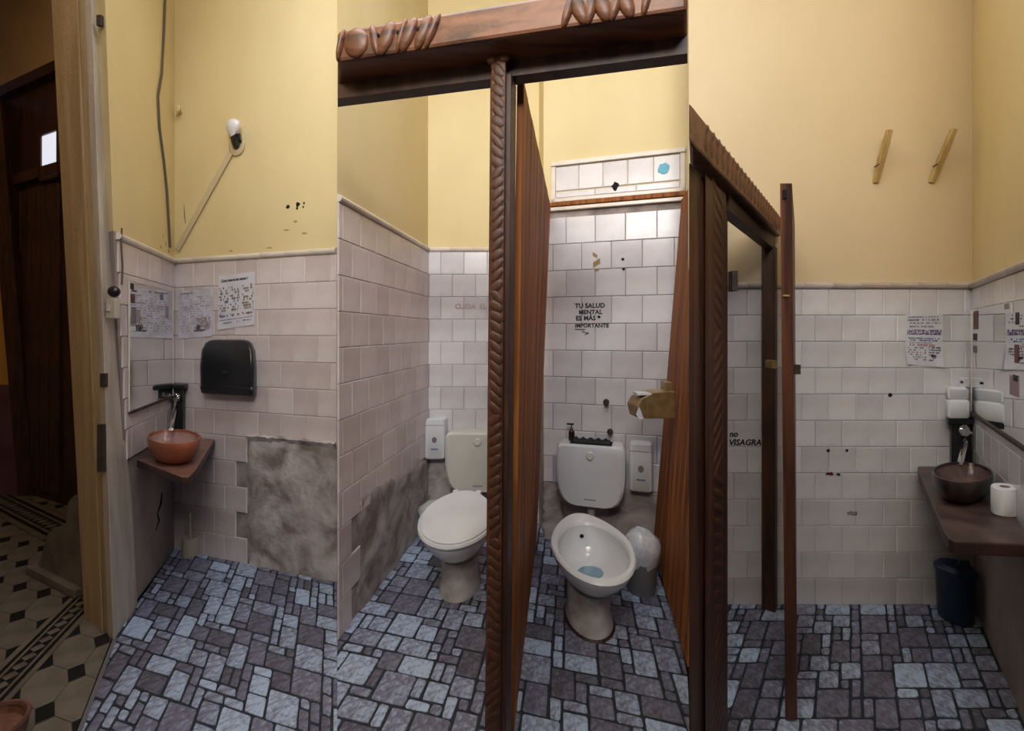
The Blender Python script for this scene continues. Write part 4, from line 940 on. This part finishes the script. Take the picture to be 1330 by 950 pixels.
for i, (px, py, dx, dz, sl) in enumerate(((773, 332, .03, .012, -.7), (775, 342, .045, .018, .6), (775, 351, .03, .008, 0))):
    a, z = W4.hit(px, py); T = W4.T(a, z, .0095); m = MB(T)
    m.add([(-dx / 2, 0, -dz - sl * dx / 2), (dx / 2, 0, -dz + sl * dx / 2), (dx / 2, 0, dz + sl * dx / 2), (-dx / 2, 0, dz - sl * dx / 2)], [(0, 1, 2, 3)]); obj('printed_motif', m, 'gold_motif', W4.o)
for px, py, r_ in ((374, 269, .012), (387, 266, .014), (386, 271, .008), (395, 264, .007), (394, 269, .006)): blob(W1b, px, py, r_, 'hole', 'plaster_hole', W1b.o, off=.001, j=.25)

m = MB(); m.tube([W1b.w(*W1b.hit(*q), .0005) for q in ((239, 266), (239.5, 274), (240, 282), (241, 291))], [.001, .002, .003, .001], 6); obj('paint_chip', m, 'cable', W1b.o)
for px, py, r_, sx in ((212, 307, .010, .5), (215, 317, .013, .6), (209, 321, .008, 1.2), (219, 326, .010, 1.0)): blob(W1, px, py, r_, 'stick', 'paint_chip', W1.o, off=.001, sx=sx, j=.5)
for px, py, r_, sx in ((384, 288, .009, 1.6), (372, 299, .007, 2.5), (396, 303, .008, 2.2), (350, 322, .006, 3.0), (300, 326, .006, 2.5)): blob(W1b, px, py, r_, 'stick', 'paint_chip', W1b.o, off=.001, sx=sx, sz=.6, j=.5)
# ------------------------------------------------------------------ black towel dispenser
a0, z1 = W1b.hit(266, 441); a1, z0 = W1b.hit(335, 513); wd = a1 - a0; h = z1 - z0; T = W1b.T((a0 + a1) / 2, z0, .009)
td = empty('towel_dispenser', T((0, .05, 0)), 'black plastic paper towel dispenser on the pinkish tiles', 'dispenser')
def tdring(z, k, d, r=.035, n=5):
    w2 = wd / 2 * k; pts = [(-w2, 0, z)]
    for i in range(n + 1): t = math.pi / 2 * i / n; pts.append((-w2 + r - r * math.cos(t), d - r + r * math.sin(t), z))
    for i in range(n + 1): t = math.pi / 2 * (1 - i / n); pts.append((w2 - r + r * math.cos(t), d - r + r * math.sin(t), z))
    return pts + [(w2, 0, z)]
m = MB(T); m.loft([tdring(h * .185, .985, .10), tdring(h * .5, 1.0, .105), tdring(h * .80, .95, .095), tdring(h * .93, .84, .08), tdring(h * .985, .70, .06), tdring(h, .55, .045)]); obj('cover', m, 'plastic_black', td, smooth=True)
m = MB(T); m.loft([tdring(0, .92, .075), tdring(h * .02, .97, .09), tdring(h * .13, 1.0, .105), tdring(h * .18, .975, .098)]); obj('towel_tray', m, 'plastic_black', td, smooth=True)
m = MB(T); m.box((0, .104, h * .42), (.05, .008, .018)); obj('level_window', m, 'ink_black', td, bevel=.003)
# ------------------------------------------------------------------ bulb, conduit, cable, switch, knob, sticks
a, z = W1b.hit(308, 190); T = W1b.T(a, z, .002)
lb = empty('light_bulb', T((0, .05, 0)), 'white globe bulb in a black socket on the yellow wall', 'wall lamp')
ring = lambda r, y, zz=0: [(r * math.cos(2 * math.pi * i / 20), y, zz + r * math.sin(2 * math.pi * i / 20)) for i in range(20)]
m = MB(T); m.loft([ring(.062, 0), ring(.062, .012), ring(.05, .018)]); obj('round_base', m, 'conduit', lb, smooth=True)
m = MB(T); m.tube([(0, .016, -.002), (-.003, .05, .015), (-.010, .062, .040)], [.030, .030, .028], 14); m.box((.03, .045, .028), (.03, .04, .032)); obj('socket', m, 'plastic_black', lb, smooth=True)
m = MB(T); m.lathe([(.012, -.01), (.018, .01), (.036, .030), (.045, .055), (.041, .078), (.024, .094), (.003, .100)], (-.012, .064, .035), 20, sx=1.25); obj('bulb', m, 'bulb_white', lb, smooth=True)
ca, cb = W1b.hit(300, 200), W1b.hit(231, 325); ta = V2(*ca); tb = V2(*cb); dd_ = (tb - ta).normalized(); nn_ = V2(-dd_.y, dd_.x) * .020
m = MB(W1b.T(0, 0, .001)); c4 = [ta + nn_, tb + nn_, tb - nn_, ta - nn_]
m.loft([[(p.x, 0, p.y) for p in c4], [(p.x, .018, p.y) for p in c4]]); tag(obj('cable_conduit', m, 'conduit', bevel=.003), 'cream cable conduit slanting from the bulb to the tiled corner', 'conduit')
m = MB(); cp = [(213, -20), (211, 40), (208, 95), (203, 125), (205, 165), (211, 210), (215, 250), (217, 285), (219, 322)]
m.tube([W1.w(*W1.hit(*q), .008) for q in cp], .006, 8); tag(obj('loose_cable', m, 'cable', smooth=True), 'thin dark cable hanging down the yellow wall corner', 'cable')
m = MB(); m.tube([W1.w(*W1.hit(*q), .018) for q in ((152, 296), (151, 315), (153, 345), (152, 370))], .004, 6); tag(obj('switch_cable', m, 'cable', smooth=True), 'short dark cable running to the cream switch box', 'cable')
sb = at(147, 401, 1.99)
sw = empty('switch_box', (sb.x, sb.y, sb.z - .05), 'cream switch box with a black plug on the door frame', 'switch')
m = MB(); m.box((sb.x, sb.y, sb.z), (.045, .03, .095)); obj('box', m, 'cream_plastic', sw, bevel=.005)
m = MB(); c = at(148, 379, 1.985); m.ball((c.x, c.y, c.z), (.026, .02, .026), 12, 8); obj('plug', m, 'plastic_black', sw, smooth=True)
m = MB(); m.box((sb.x - .006, sb.y - .017, sb.z), (.016, .008, .028)); obj('rocker', m, 'frame_white', sw, bevel=.002)
a, z = W1b.hit(233, 146); T = W1b.T(a + .01, z, .001)
m = MB(T); m.loft([ring(.012, 0), ring(.012, .03), ring(.022, .034), ring(.022, .055), ring(.012, .06)]); tag(obj('coat_hook', m, 'paint', smooth=True), 'small yellow painted hook high beside the cable corner', 'hook')
for (p0, p1, lab) in (((1140, 177), (1136, 238), 'straight wooden peg leaning out of the beige toned wall'), ((1221, 176), (1208, 238), 'more slanted wooden peg with a nail near the yellow corner')):
    A = W5.w(*W5.hit(*p1), .004); B = W5.w(*W5.hit(*p0), .07)
    m = MB(); dv = (B - A).normalized(); sx_ = Vector((1, 0, 0)); sy_ = dv.cross(sx_).normalized(); sx_ = sy_.cross(dv)
    rr = lambda p, k: [p + sx_ * x * k + sy_ * y * k for x, y in ((-.012, -.010), (.012, -.010), (.012, .010), (-.012, .010))]
    m.loft([rr(A, 1), rr(A.lerp(B, .5), 1.15), rr(B, 1)])
    pg = empty('wall_peg', A, lab, 'peg'); obj('peg', m, 'stick', pg, bevel=.002)
    m = MB(); q = A.lerp(B, .35); m.tube([q + Vector((-.03, -.0, -.012)), q + Vector((0, -.012, .008))], .003, 6); obj('nail', m, 'bare_iron', pg)

# ------------------------------------------------------------------ toilet brush
tb_ = flat(248, 722).xy
br = empty('toilet_brush', (tb_.x, tb_.y, .004), 'cream toilet brush in its holder on the floor under the terracotta basin', 'toilet brush')
m = MB(); m.lathe([(.048, 0), (.052, .01), (.046, .09), (.050, .115), (.044, .115), (.040, .09)], (tb_.x, tb_.y, .005), 20); obj('holder', m, 'cream_plastic', br, smooth=True)
m = MB(); m.tube([(tb_.x, tb_.y, .07), (tb_.x - .004, tb_.y, .20), (tb_.x - .006, tb_.y, .27)], [.009, .008, .010], 8); obj('handle', m, 'cream_plastic', br, smooth=True)
